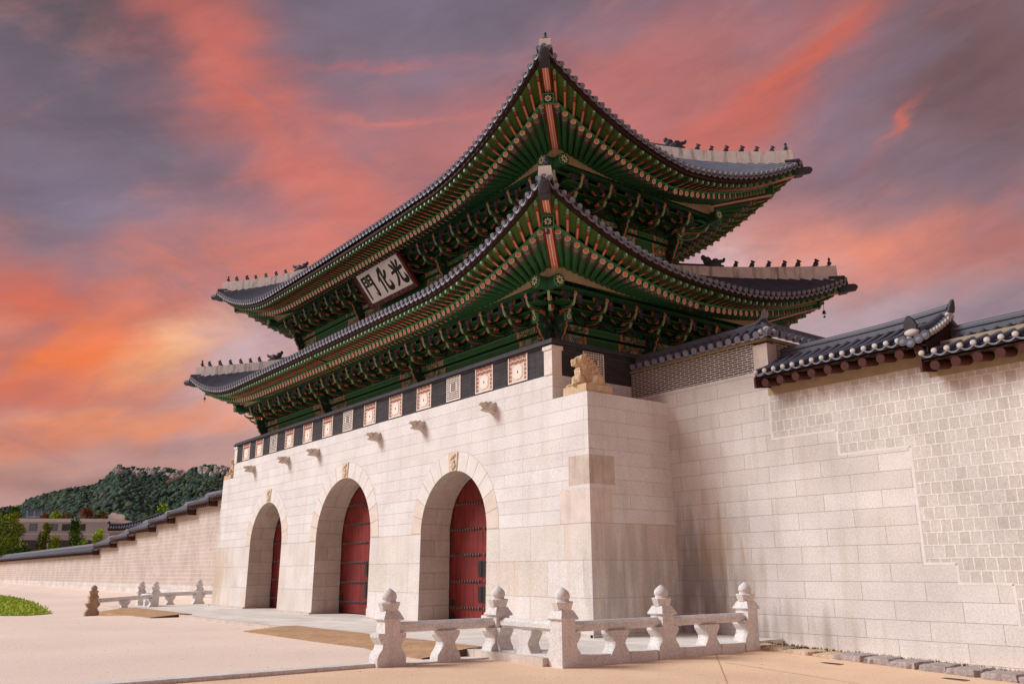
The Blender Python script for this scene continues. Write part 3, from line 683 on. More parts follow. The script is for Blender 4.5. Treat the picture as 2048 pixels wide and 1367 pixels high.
def storey(name, hx, hy, z_floor, z_lb, z_lm, z_lt, z_pur, bays, nb_f, nb_s, out, label_z):
    """columns, lintels, painted wall strips and bracket sets of one storey; hx, hy half size on column centres"""
    root = gate
    fx = [GX-hx, GX-bays, GX+bays, GX+hx]; fy = [YC-hy, YC, YC+hy]
    cm = MB(); cm.lathe([(.27,0),(.27,z_lb-z_floor+.5)], (0,0,0), 18, 0); cme = cm.mesh('column', ['pillar_red'])
    pts = [(x, fy[0]) for x in fx]+[(fx[3], fy[1]), (fx[3], fy[2]), (fx[0], fy[1]), (fx[0], fy[2])]
    for (x, y) in pts: link('column', cme, root, Matrix.Translation((x, y, z_floor)))
    # walls between columns and above the lintels
    w = MB(); zt = z_pur+.55
    for (x0, y0, x1, y1) in ((fx[0],fy[0],fx[3],fy[0]),(fx[3],fy[0],fx[3],fy[2]),(fx[0],fy[0],fx[0],fy[2]),(fx[0],fy[2],fx[3],fy[2])):
        dx, dy = x1-x0, y1-y0; l_ = math.hypot(dx, dy); ux = Vector((dx/l_, dy/l_, 0)); nn = Vector((ux.y, -ux.x, 0))
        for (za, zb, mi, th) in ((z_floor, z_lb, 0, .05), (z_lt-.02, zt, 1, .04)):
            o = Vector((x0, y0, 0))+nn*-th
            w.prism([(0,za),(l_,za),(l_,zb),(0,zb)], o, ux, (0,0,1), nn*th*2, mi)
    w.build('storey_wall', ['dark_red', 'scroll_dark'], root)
    # lintels bay by bay
    def lintel(p0, p1, nrm):
        m = MB(); p0 = Vector((*p0, 0)); p1 = Vector((*p1, 0)); nrm = Vector((*nrm, 0)); ux = (p1-p0).normalized(); l_ = (p1-p0).length
        def bar(a0, a1, z0, z1, d, mi, th=.30):
            m.prism([(a0,z0),(a1,z0),(a1,z1),(a0,z1)], p0-nrm*th/2, ux, (0,0,1), nrm*(th+d), mi)
        bar(0, l_, z_lb, z_lm-.03, 0, 0)
        bar(0, l_, z_lm+.03, z_lt, .10, 0, .34)
        bar(0, l_, z_lm-.03, z_lm+.03, -.08, 4)  # dark green bar paints the shadow line under the upper lintel
        e_ = min(1.75, l_*.3)
        for (a0, a1) in ((.02, e_), (l_-e_, l_-.02)):      # scroll painted ends
            bar(a0, a1, z_lb+.02, z_lm-.05, .006, 1); bar(a0, a1, z_lm+.04, z_lt-.02, .106, 1, .34)
        for a0 in (e_, l_-e_-.09): bar(a0, a0+.09, z_lb, z_lm-.03, .01, 2); bar(a0, a0+.09, z_lm+.03, z_lt, .11, 2, .34)
        for (z0, z1, d, th) in ((z_lm-.085, z_lm-.05, .008, .30), (z_lb+.03, z_lb+.06, .008, .30), (z_lt-.045, z_lt-.015, .108, .34), (z_lm+.045, z_lm+.065, .108, .34)):
            bar(e_+.1, l_-e_-.1, z0, z1, d, 3, th)
        m.build('lintel', ['green', 'scroll_paint', 'salmon', 'line_green', 'deep_green'], root)
    for i in range(3): lintel((fx[i], fy[0]), (fx[i+1], fy[0]), (0,-1))
    for i in range(2): lintel((fx[3], fy[i]), (fx[3], fy[i+1]), (1,0)); lintel((fx[0], fy[i+1]), (fx[0], fy[i]), (-1,0))
    # carved arms at column heads
    def arm_mesh(flow=False):
        q = MB(); q.prism([(0,.5),(.62,.5),(.66,.30),(.60,.2),(.52,.16),(.56,.05),(.46,-.06),(.42,-.2),(.30,-.32),(.26,-.5),(.16,-.62),(0,-.66)], (-.10,0,0), (0,-1,0), (0,0,1), (.2,0,0), 0, [4,0,0,0,0,0,0,0,0,0,0,0])
        q.prism([(.60,.31),(.665,.30),(.61,.195),(.53,.15),(.57,.05),(.47,-.07),(.43,-.21),(.31,-.33),(.27,-.51),(.17,-.63),(.13,-.6),(.22,-.47),(.27,-.30),(.38,-.17),(.42,-.04),(.5,.05),(.47,.17)], (-.03,0,0), (0,-1,0), (0,0,1), (.06,0,0), 1)
        q.prism([(0,.42),(.5,.42),(.52,.3),(.4,.1),(.3,-.2),(.15,-.5),(0,-.55)], (-.105,0,0), (0,-1,0), (0,0,1), (.21,0,0), 3, 3)
        if flow:
            q.box(-.16, -.68, .2, .16, -.60, .52, 4); flower(q, (0,-.682,.36), (1,0,0), (0,0,1), .13, 4, 2, 8)
            q.box(-.13,-.681,.23,.13,-.68,.49,0)
        return q.mesh('bracket_arm', ['dark_green', 'salmon', 'cream', 'scroll_dark', 'line_green'])
    am, amf = arm_mesh(), arm_mesh(True)
    zc = z_lm-.02
    for x in fx[1:3]: link('bracket_arm', am, root, Matrix.Translation((x, fy[0]-.2, zc)))
    link('bracket_arm', am, root, Matrix.Translation((fx[3]+.2, fy[1], zc)) @ Matrix.Rotation(math.pi/2, 4, 'Z'))
    for (x, y, sx, sy) in ((fx[3], fy[0], 1, -1), (fx[3], fy[2], 1, 1), (fx[0], fy[0], -1, -1)):
        link('bracket_arm', amf, root, Matrix.Translation((x, y+sy*.2, zc)) @ Matrix.Rotation(0 if sy < 0 else math.pi, 4, 'Z'))
        link('bracket_arm', amf, root, Matrix.Translation((x+sx*.2, y, zc)) @ Matrix.Rotation(sx*math.pi/2, 4, 'Z'))
    # bracket sets
    zs = (z_pur-z_lt)/1.0; S = Matrix.Diagonal((1, out/1.2, zs/1.02, 1))
    for i in range(nb_f+1): link('bracket_set', br_me, root, Matrix.Translation((GX-hx+2*hx*i/nb_f, fy[0], z_lt)) @ S)
    for i in range(nb_s+1):
        link('bracket_set', br_me, root, Matrix.Translation((fx[3], YC-hy+2*hy*i/nb_s, z_lt)) @ Matrix.Rotation(math.pi/2, 4, 'Z') @ S)
    for i in range(2): link('bracket_set', br_me, root, Matrix.Translation((fx[0], YC-hy+2*hy*i/nb_s, z_lt)) @ Matrix.Rotation(-math.pi/2, 4, 'Z') @ S)
    for i in range(3): link('bracket_set', br_me, root, Matrix.Translation((fx[3]-2*hx*i/nb_f, fy[2], z_lt)) @ Matrix.Rotation(math.pi, 4, 'Z') @ S)
    for (x, y, a) in ((fx[3], fy[0], math.pi/4), (fx[3], fy[2], 3*math.pi/4), (fx[0], fy[0], -math.pi/4)):
        link('bracket_set', brd_me, root, Matrix.Translation((x, y, z_lt)) @ Matrix.Rotation(a, 4, 'Z') @ S)
    # eave purlin with boards behind it
    m = MB(); ex, ey = hx+out, hy+out
    for s in range(4):
        A = ex if s in (0, 2) else ey; f = local(s, ex, ey)
        for (v0, v1, z0, z1, mi, ov) in ((-.11, .11, z_pur-.02, z_pur+.12, 0, .3), (.12, out*.55, z_pur-.20, z_pur-.16, 1, 0), (out*.5, out-.05, z_pur-.42, z_pur-.38, 1, 0)):
            q = [f(-A-ov, v0, z0), f(A+ov, v0, z0), f(A+ov, v1, z0), f(-A-ov, v1, z0)]; t = [p+Vector((0,0,z1-z0)) for p in q]
            m.face(q[::-1], mi)
            for i in range(4): m.face([q[i], q[(i+1) % 4], t[(i+1) % 4], t[i]], mi)
        fz = [f(-A+.1, .125, z_pur-.21), f(A-.1, .125, z_pur-.21), f(A-.1, .125, z_pur-.185), f(-A+.1, .125, z_pur-.185)]
        m.face(fz, 2)
        for sg in (-1, 1):      # round painted purlin ends crossing at the corners
            c0 = f(sg*(A+.62), 0, z_pur+.02); ax_ = (f(sg, 0, 0)-f(0, 0, 0)).normalized()
            m.tube([f(sg*(A-.1), 0, z_pur+.02), c0-ax_*.05, c0], .235, 18, [0, 2], caps=(None, 3))
            uy_ = Vector((0,0,1)); ux_ = uy_.cross(ax_)
            flower(m, c0, ux_, uy_, .19, 3, 4, 8)
    m.build('eave_purlin', ['dark_green', 'green', 'line_green', 'green', 'cream'], root)
storey('lower', 13.6, 4.62, 8.2, 9.72, 10.40, 10.70, 11.62, 4.7, 19, 6, 1.18, 0)
storey('upper', 12.3, 3.12, 13.2, 15.15, 15.82, 16.08, 17.06, 4.3, 17, 4, 1.38, 0)

# ------------------------------------------------------------------ tiled roofs with their eaves
def rafter_mb():
    m = MB(); xs_ = [0, .05, .13, .20, .30, .36, .44, 3.3]; ms = [1, 4, 2, 3, 5, 2, 0]; n = 12; r = .108
    m.tube([(x, 0, 0) for x in xs_], r, n, ms, caps=(None, None))
    ring = [(0, math.cos(2*math.pi*k/n+math.pi/n)*r, math.sin(2*math.pi*k/n+math.pi/n)*r) for k in range(n)]
    ri = [(-.002, y*.86, z*.86) for _, y, z in ring]
    for k in range(n): q = (k+1) % n; m.face([ring[k], ri[k], ri[q], ring[q]], 6)
    m.face(ri, 7)
    flower(m, (-.002, 0, 0), (0,-1,0), (0,0,1), r*.80, 7, 8, 6, .003)
    return m
RF_M = ['green', 'green', 'band_brown', 'band_grey', 'tip_green', 'band_blue', 'cream', 'pale_salmon', 'flower_red']
def flying_mb():
    m = MB(); w, h = .050, .062; xs_ = [0, .07, .14, .32, .40, 1.6]
    mats_b = [1, 2, 3, 4, 5]; mats_s = [1, 2, 6, 4, 0]
    for i in range(5):
        x0, x1 = xs_[i], xs_[i+1]
        m.face([(x0,-w,-h),(x0,w,-h),(x1,w,-h),(x1,-w,-h)][::-1], mats_b[i])
        for s in (-1, 1):
            q = [(x0,s*w,-h),(x1,s*w,-h),(x1,s*w,h),(x0,s*w,h)]; m.face(q if s < 0 else q[::-1], mats_s[i])
    m.face([(.40,-w*.94,-h-.001),(1.6,-w*.94,-h-.001),(1.6,-w*.66,-h-.001),(.40,-w*.66,-h-.001)][::-1], 7); m.face([(.40,w*.66,-h-.001),(1.6,w*.66,-h-.001),(1.6,w*.94,-h-.001),(.40,w*.94,-h-.001)][::-1], 7)
    m.face([(0,-w,-h),(0,w,-h),(0,w,h),(0,-w,h)], 1)
    m.face([(-.002,-w*.4,-h*.4),(-.002,w*.4,-h*.4),(-.002,w*.4,h*.4),(-.002,-w*.4,h*.4)], 8)
    return m
FR_M = ['green', 'tip_green', 'band_grey', 'band_brown', 'dark_red', 'salmon', 'green', 'dark_red', 'cream']
rf_mb, fr_mb = rafter_mb(), flying_mb(); rf_me = rf_mb.mesh('rafter', RF_M); fr_me = fr_mb.mesh('flying_rafter', FR_M)
def ridge_beast():
    m = MB(); m.ell((.0,0,.17), (.10,.07,.12)); m.ell((.05,0,.30), (.075,.06,.065)); m.ell((.12,0,.29), (.05,.035,.03)); m.ell((.0,0,.36), (.05,.05,.03))
    m.tube([(.05,.045,.22),(.13,.06,.10),(.15,.06,0)], [.035,.03,.035], 8); m.tube([(.05,-.045,.22),(.13,-.06,.10),(.15,-.06,0)], [.035,.03,.035], 8)
    m.tube([(-.04,.05,.14),(-.12,.07,.08),(-.13,.07,0)], [.05,.04,.035], 8); m.tube([(-.04,-.05,.14),(-.12,-.07,.08),(-.13,-.07,0)], [.05,.04,.035], 8)
    return m
def ridge_man():
    m = MB(); m.ell((0,0,.22), (.085,.08,.14)); m.ell((.03,0,.39), (.06,.055,.065)); m.ell((.02,0,.46), (.09,.08,.02)); m.ell((.02,0,.50), (.045,.045,.05))
    for s in (-1, 1): m.tube([(.03,s*.09,.30),(.11,s*.08,.2),(.13,s*.03,.22)], .028, 8); m.tube([(-.02,s*.06,.12),(.14,s*.08,.09),(.15,s*.08,0)], [.05,.045,.04], 8)
    m.ell((-.1,0,.06), (.16,.10,.07)); return m
def dragon_head():
    m = MB(); m.ell((0,0,.17), (.30,.15,.17)); m.ell((.28,0,.27), (.18,.10,.07)); m.ell((.26,0,.07), (.16,.09,.05)); m.ell((.42,0,.35), (.06,.06,.06)); m.ell((.1,0,.34), (.09,.08,.07))
    m.ell((-.24,0,.32), (.16,.10,.18), rot=Matrix.Rotation(.5, 3, 'Y')); m.ell((-.38,0,.46), (.10,.07,.12)); m.ell((-.1,0,.03), (.36,.16,.06)); m.ell((.02,.10,.30), (.06,.05,.07)); m.ell((.02,-.10,.30), (.06,.05,.07))
    return m
figs = {}
def figure(kind, parent, mt):
    if kind not in figs:
        fn, nm, vx = {'beast': (ridge_beast, 'ridge_figure', .018), 'man': (ridge_man, 'ridge_figure', .018), 'dragon': (dragon_head, 'dragon_head', .024)}[kind]
        o = sculpt(fn(), nm, 'dark_tile', parent, vx, 2, mt); figs[kind] = (nm, o.data)
    else: link(figs[kind][0], figs[kind][1], parent, mt)

def roof(S, n_r, label):
    ax, by, z0, rise, LL = S['ax'], S['by'], S['z'], S['rise'], S['L']; vt = S['vt']; vd = S['vd']
    def zc(v): return z0+S['s1']*v+S['s2']*v*v
    def lift(v): return rise*max(0, 1-v/S['lv'])**1.25
    def surf(dc, v):
        q = max(0, dc-v); return zc(v)+lift(v)*max(0, 1-q/LL)**2
    def bow(s, a): A = ax if s in (0, 2) else by; return (S['bx'] if s in (0, 2) else S['by_'])*(1-(a/A)**2)
    def zd(s, a):
        A = (ax if s in (0, 2) else by)-vd; return S['zd']+S['zdr']*max(0, 1-(A-abs(a))/8.3)**2
    TM = MB(); TM2 = MB()
    for s in range(4):
        A = ax if s in (0, 2) else by; f = local(s, ax, by); n = int(2*(A-.2)/.33); pit = 2*(A-.2)/n
        def vend(a): return min(A-abs(a), vt)
        cols = []
        for i in range(n+1):
            a = -A+.2+pit*i; ve = bow(s, a); v1 = max(vend(a), ve+.02); dc = A-abs(a)
            row = [(ve+(v1-ve)*j/8) for j in range(9)]
            pts = [f(a, v, surf(dc, v)+.045) for v in row]; cols.append((a, [f(a, v, surf(dc, v)-.02) for v in row], ve, dc))
            TM.tube(pts, .088, 8, 0, caps=(None, None))
            d = (pts[0]-pts[1]).normalized() if (v1-ve) > .05 else (f(a,0,0)-f(a,1,0))
            u = d.cross(Vector((0,0,1))).normalized(); w = u.cross(d)
            rg = [pts[0]+d*.015+(u*math.cos(t)+w*math.sin(t))*.105 for t in (2*math.pi*k/10 for k in range(10))]
            rb = [p-d*.05 for p in rg]
            TM.face(rg, 1)
            for k in range(10): TM.face([rg[k], rb[k], rb[(k+1) % 10], rg[(k+1) % 10]], 1)
        for i in range(n):
            c0, c1 = cols[i][1], cols[i+1][1]
            for j in range(8): TM.face([c0[j], c1[j], c1[j+1], c0[j+1]], 0, True)
            # hanging concave end tile between two tube rows
            a = (cols[i][0]+cols[i+1][0])/2; ve = bow(s, a)-.02; dc = A-abs(a); z = surf(dc, max(0, ve))
            P0 = c0[0]; P1 = c1[0]; seg = []
            for k in range(7):
                t = k/6; p = P0.lerp(P1, t); dz = -.085*math.sin(math.pi*t)
                o = f(a, 0, 0)-f(a, 1, 0); seg.append((p+o*.02+Vector((0,0,dz+.02)), p+o*.035+Vector((0,0,dz-.075*math.sin(math.pi*t)**.5-.01))))
            for k in range(6):
                TM.face([seg[k][0], seg[k+1][0], seg[k+1][1], seg[k][1]], 1)
                b0 = seg[k][0]-o*.14; b1 = seg[k+1][0]-o*.14; TM.face([b0, b1, seg[k+1][1], seg[k][1]], 1)
    R_ = TM.build(S['name'], ['tile', 'tile_end'], gate, label=label)
    # boards under the tile edge
    BM = MB(); SM = MB(); lists = []
    for s in range(4):
        A = ax if s in (0, 2) else by; f = local(s, ax, by); na = 80 if s in (0, 2) else 44
        vcol = S['vcol']; Ad = A-vd; Dn = S['D']
        def inner(a_d):
            q = abs(a_d); sg = 1 if a_d >= 0 else -1
            if q <= Ad-Dn: return a_d
            t = (q-(Ad-Dn))/Dn; return sg*((Ad-Dn)+t*((A-vcol)-(Ad-Dn)))
        def ray_(a_d):
            b_ = bow(s, a_d); z_o = zd(s, a_d); ai = inner(a_d); dcd = Ad-abs(a_d)
            zp = S['zp']+S['zpr']*max(0, 1-dcd/5.5)**1.5
            vi = vcol; vo = vd+b_; tp = (S['vp']-vo)/(vi-vo); z_i = z_o+(zp-z_o)/tp
            # tip of the flying rafter along the same plan direction
            da, dv = a_d-ai, vo-vi; k = (vo-.15-b_*.9)/(-dv); at = a_d+da*k; vt_ = .15+b_*.9
            zt_ = surf(A-min(abs(at), A), 0)-.265
            return (a_d, vo, z_o), (ai, vi, z_i), (at, vt_, zt_), zp
        aa = [-Ad+2*Ad*i/na for i in range(na+1)]; rays = [ray_(a) for a in aa]
        for i in range(na):
            (o0, i0, t0, p0), (o1, i1, t1, p1) = rays[i], rays[i+1]
            up = lambda p, dz: f(p[0], p[1], p[2]+dz)
            SM.face([up(o0,.105), up(o1,.105), up(i1,.105), up(i0,.105)], 0, True)                       # boards above round rafters
            SM.face([up(t0,.072), up(t1,.072), up((o1[0],o1[1],o1[2]+.24),.072), up((o0[0],o0[1],o0[2]+.24),.072)], 1, True)
            # strip along the rafter ends
            for (dz0, dz1, dv0, mi) in ((.097,.165,-.05,2), (.165,.24,.02,3)):
                q0, q1 = (o0[0], o0[1]+dv0, o0[2]), (o1[0], o1[1]+dv0, o1[2]); r0, r1 = (o0[0], o0[1]+.06, o0[2]), (o1[0], o1[1]+.06, o1[2])
                SM.face([up(q0,dz0), up(q1,dz0), up(q1,dz1), up(q0,dz1)], mi); SM.face([up(q0,dz0), up(r0,dz0), up(r1,dz0), up(q1,dz0)], mi)
            # brown board carrying the tiles, and the green lath below it
            e0 = lambda a: (a, bow(s, a)+.07, surf(A-min(abs(a), A), 0))
            a0, a1 = -A+2*A*i/na, -A+2*A*(i+1)/na; g0, g1 = e0(a0), e0(a1)
            SM.face([up(g0,-.155), up(g1,-.155), up(g1,-.01), up(g0,-.01)], 4)
            h0, h1 = (g0[0], g0[1]+.12, g0[2]), (g1[0], g1[1]+.12, g1[2])
            SM.face([up(g0,-.155), up(h0,-.155), up(h1,-.155), up(g1,-.155)], 4)
            SM.face([up(h0,-.205), up(h1,-.205), up(h1,-.155), up(h0,-.155)], 5)
            # plaster / wedge between purlin and rafters
            dc0, dc1 = Ad-abs(aa[i]), Ad-abs(aa[i+1]); Ap = A-S['vp']+.125; s0, s1 = max(-Ap, min(Ap, aa[i]*Ap/Ad)), max(-Ap, min(Ap, aa[i+1]*Ap/Ad))
            zb = S['zpb']+.12
            SM.face([f(s0, S['vp']-.125, zb-.02), f(s1, S['vp']-.125, zb-.02), f(s1, S['vp']-.125, p1+.06), f(s0, S['vp']-.125, p0+.06)], 6)
        pos = []; q_ = .46; st_ = .44
        while q_ < Ad: pos.append(Ad-q_); st_ = .335+.105*max(0, 1-q_/3.6); q_ += st_
        fin = pos[-1]; pos = [p_*(1 if fin < .1 else 1) for p_ in pos]
        pos = [-p_ for p_ in pos]+[p_ for p_ in pos[::-1] if p_ > .17]
        for a in pos:
            if s == 2 and a > -Ad+7: continue
            if s == 3 and a < Ad-7: continue
            o, i_, t, _ = ray_(a)
            P0, P1, T0 = f(*o), f(*i_), f(*t); RT = f(o[0], o[1], o[2]+.24)
            def frame(p, q):
                X = (q-p).normalized(); Yv = Vector((0,0,1)).cross(X).normalized(); Z = X.cross(Yv)
                return Matrix(((X.x,Yv.x,Z.x,p.x),(X.y,Yv.y,Z.y,p.y),(X.z,Yv.z,Z.z,p.z),(0,0,0,1)))
            lists.append(((P0-CAM).length, frame(P0, P1), frame(T0, RT)))
    SM.build('eave_boards', ['soffit_brown', 'board_green', 'line_green', 'green', 'brown_board', 'green', 'beige_plaster'], R_)
    lists.sort(key=lambda q: q[0])
    rest_r, rest_f = MB(), MB()
    for i, (_, mr_, mf_) in enumerate(lists):
        if i < n_r: link('rafter', rf_me, R_, mr_); link('flying_rafter', fr_me, R_, mf_)
        else: rest_r.add(rf_mb, mr_); rest_f.add(fr_mb, mf_)
    rest_r.build('rafters', RF_M, R_, kind='stuff'); rest_f.build('flying_rafters', FR_M, R_, kind='stuff')
    # hips
    for (s, sg) in ((0, 1), (0, -1), (2, -1)):
        A = ax; f = local(s, ax, by); P = lambda v, z, off=0: f(sg*(A-v), v, z)
        dr = (P(0,0)-P(1,0)).normalized(); sd = dr.cross(Vector((0,0,1)))
        def beam(v0, zb0, v1, zb1, w, h, cap):
            m = MB(); p0, p1 = P(v0, zb0), P(v1, zb1); U = Vector((0,0,h))
            for q in (-1, 1): m.face([p0+sd*w*q, p1+sd*w*q, p1+sd*w*q+U, p0+sd*w*q+U], 3)
            for (k0, k1, mi) in ((-1,-.58,2),(-.58,-.52,4),(-.52,-.07,0),(-.07,.07,1),(.07,.52,0),(.52,.58,4),(.58,1,2)):
                m.face([p0+sd*w*k0, p1+sd*w*k0, p1+sd*w*k1, p0+sd*w*k1], mi)
            m.face([p1-sd*w, p1+sd*w, p1+sd*w+U, p1-sd*w+U], 5)
            if cap:
                c = p1+Vector((0,0,h*.52)); e_ = w+.03
                m.prism([(-e_,-h*.56),(e_,-h*.56),(e_,h*.56),(-e_,h*.56)], c-dr*.02, sd, (0,0,1), dr*.06, 6)
                m.prism([(-e_*.82,-h*.45),(e_*.82,-h*.45),(e_*.82,h*.45),(-e_*.82,h*.45)], c+dr*.041, sd, (0,0,1), dr*.004, 5)
                flower(m, c+dr*.046, -sd, (0,0,1), w*.86, 5, 7, 8)
            return m.build('hip_rafter', ['salmon', 'cream', 'dark_red', 'dark_green', 'cream', 'deep_green', 'line_green', 'cream'], R_)
        H = S['hip']
        beam(S['vcol']+.3, H[0]-(H[1]-H[0])*.7, vd+.02, H[1], .175, .38, True)
        hb = beam(vd+.9, H[1]+.24, .05, H[2], .17, .40, False)
        if S['name'] == 'lower_roof':
            q = MB(); c = P(vd-.1, H[1])
            q.tube([c+Vector((0,0,.2)), c+Vector((0,0,-.12))], .012, 6); q.lathe([(.04,-.12),(.06,-.16),(.075,-.24),(.08,-.27)], c, 10); q.tube([c+Vector((0,0,-.27)), c+Vector((0,0,-.36))], .008, 5)
            q.box(c.x-.05, c.y-.004, c.z-.44, c.x+.05, c.y+.004, c.z-.36); q.build('wind_bell', ['bronze'], hb)
        q = MB(); p0, p1 = P(.30, H[2]-.12), P(-.16, H[2]-.02)
        q.prism([(-.19,0),(.19,0),(.19,.40),(.10,.46),(-.10,.46),(-.19,.40)], p0, sd, (0,0,1), (p1-p0)*.55, 0)
        q.tube([p0.lerp(p1,.5)+Vector((0,0,.2)), p1+Vector((0,0,.18)), p1+dr*.10+Vector((0,0,.24))], [.19,.17,.08], 10, 0, caps=(0,0))
        q.tube([P(.55, surf(.55,.55)+.03), P(.08, surf(.05,.05)+.02)], .10, 10, 0, caps=(0, 1)); 
        for q2 in (-.2, .2): q.tube([P(.6, surf(.6,.6)+.0)+sd*q2, P(.14, surf(.1,.1)+.02)+sd*q2], .085, 9, 0, caps=(0, 1))
        q.build('hip_end_cap', ['dark_tile', 'tile_end'], R_)
        m = MB(); nn = 14; v0, v1 = .34, vt+.05; ring = []
        for i in range(nn+1):
            v = v0+(v1-v0)*i/nn; h = surf(v, v); c = P(v, 0)
            ring.append([c+sd*.25+Vector((0,0,h-.1)), c-sd*.25+Vector((0,0,h-.1)), c-sd*.20+Vector((0,0,h+.56)), c+sd*.20+Vector((0,0,h+.56))])
        for i in range(nn):
            for k in range(4): m.face([ring[i][k], ring[i][(k+1) % 4], ring[i+1][(k+1) % 4], ring[i+1][k]], 0)
        m.face(ring[0], 0)
        m.tube([P(3.9+(v1-3.9)*i/6, surf(3.9+(v1-3.9)*i/6, 3.9+(v1-3.9)*i/6)+.60) for i in range(7)], .12, 8, 1)
        m.build('hip_ridge', ['plaster', 'dark_tile'], R_)
        rz = math.atan2(dr.y, dr.x)
        for i in range(7):
            v = .46+.47*i+(.07 if i == 0 else 0)+R.uniform(-.04, .04)
            figure('man' if i == 0 else 'beast', R_, Matrix.Translation(P(v, surf(v, v)+.545)) @ Matrix.Rotation(rz+(R.uniform(-.15,.15)), 4, 'Z') @ Matrix.Scale(R.uniform(.95,1.1)*(.85 if i == 0 else 1), 4))
        figure('dragon', R_, Matrix.Translation(P(3.95, surf(3.95,3.95)+.55)) @ Matrix.Rotation(rz, 4, 'Z') @ Matrix.Scale(1.12, 4))
    if S['name'] == 'upper_roof':
        m = MB(); x0 = GX-ax+by; m.box(x0, YC-.22, zc(by)-.2, 2*GX-x0, YC+.22, zc(by)+.75); m.build('main_ridge', ['plaster'], R_)
    return R_
roof(dict(name='lower_roof', ax=17.77, by=8.41, z=11.95, rise=1.95, L=7.6, s1=.43, s2=.0, lv=6.0, vt=5.35, vd=.9, bx=.3, by_=.15, zd=11.35, zdr=1.45, D=5.4, vcol=3.79, vp=2.61, zp=11.84, zpr=.45, zpb=11.62, hip=(12.05, 12.67, 13.36)), 55, 'lower tiled roof')
roof(dict(name='upper_roof', ax=16.79, by=7.50, z=17.0, rise=2.5, L=8.2, s1=.45, s2=.03, lv=6.5, vt=7.5, vd=1.0, bx=.5, by_=.25, zd=16.45, zdr=1.9, D=5.0, vcol=4.38, vp=3.0, zp=17.29, zpr=.5, zpb=17.06, hip=(17.60, 18.02, 18.95)), 45, 'upper tiled roof')

# ------------------------------------------------------------------ name board
t = thing('name_board', (GX, 2.0, 15.6), 'white name board with three black brush written characters under the upper eaves', 'sign')
yT, zT, yB, zB = 1.28, 16.92, 2.32, 15.62
uy_ = Vector((0, yT-yB, zT-zB)); hh = uy_.length; uy_ /= hh; ux_ = Vector((1,0,0)); nz_ = ux_.cross(uy_); oc = Vector((GX, (yT+yB)/2, (zT+zB)/2))
m = MB(); wv, hv = 2.13, hh/2
m.prism([(-wv,-hv),(wv,-hv),(wv,hv),(-wv,hv)], oc, ux_, uy_, nz_*.05, 0); m.build('board', ['sign_white'], t)
m = MB(); fr = .20
for (a, b_, c, d) in ((-wv-fr,-hv-fr,wv+fr,-hv-.001),(-wv-fr,hv+.001,wv+fr,hv+fr),(-wv-fr,-hv,-wv-.001,hv),(wv+.001,-hv,wv+fr,hv)):
    m.prism([(a,b_),(c,b_),(c,d),(a,d)], oc-nz_*.02, ux_, uy_, nz_*.12, 0)
for (a, b_, c, d) in ((-wv-fr-.05,-hv-fr-.05,wv+fr+.05,-hv-fr),(-wv-fr-.05,hv+fr,wv+fr+.05,hv+fr+.05),(-wv-fr-.05,-hv-fr,-wv-fr,hv+fr),(wv+fr,-hv-fr,wv+fr+.05,hv+fr)):
    m.prism([(a,b_),(c,b_),(c,d),(a,d)], oc-nz_*.03, ux_, uy_, nz_*.16, 1)
m.build('frame', ['scroll_frame', 'dark_red'], t)
CH = {'gwang': [[(.47,1.0,.05),(.50,.85,.07),(.48,.64,.06)],[(.16,.92,.05),(.26,.80,.07),(.33,.68,.04)],[(.84,.95,.06),(.74,.82,.06),(.63,.69,.03)],[(.02,.56,.05),(.30,.60,.055),(.62,.62,.06),(.97,.66,.07)],
                [(.40,.62,.06),(.37,.40,.06),(.24,.18,.06),(.04,.02,.05)],[(.60,.60,.05),(.59,.32,.05),(.62,.14,.07),(.78,.05,.09),(.96,.09,.09),(1.0,.20,.07),(.95,.38,.02)]],
      'hwa': [[(.42,.98,.06),(.30,.78,.06),(.05,.52,.03)],[(.26,.72,.06),(.26,.40,.06),(.24,.0,.05)],[(.92,.80,.07),(.76,.62,.06),(.50,.46,.03)],[(.58,1.0,.07),(.56,.60,.06),(.57,.26,.06),(.64,.10,.08),(.80,.05,.09),(.95,.10,.09),(1.0,.22,.06),(.96,.40,.02)]],
      'mun': [[(.10,.95,.06),(.09,.50,.06),(.07,.0,.045)],[(.10,.92,.045),(.30,.95,.045),(.42,.95,.05)],[(.42,.96,.055),(.42,.76,.05),(.41,.56,.05)],[(.12,.76,.035),(.40,.77,.035)],[(.12,.58,.04),(.41,.58,.04)],
              [(.60,.97,.05),(.60,.76,.05),(.60,.57,.05)],[(.60,.94,.045),(.78,.96,.045),(.92,.96,.06)],[(.92,.97,.06),(.93,.50,.06),(.93,.06,.06),(.86,.03,.04),(.72,.16,.015)],[(.61,.77,.035),(.90,.78,.035)],[(.60,.58,.04),(.90,.58,.04)]]}
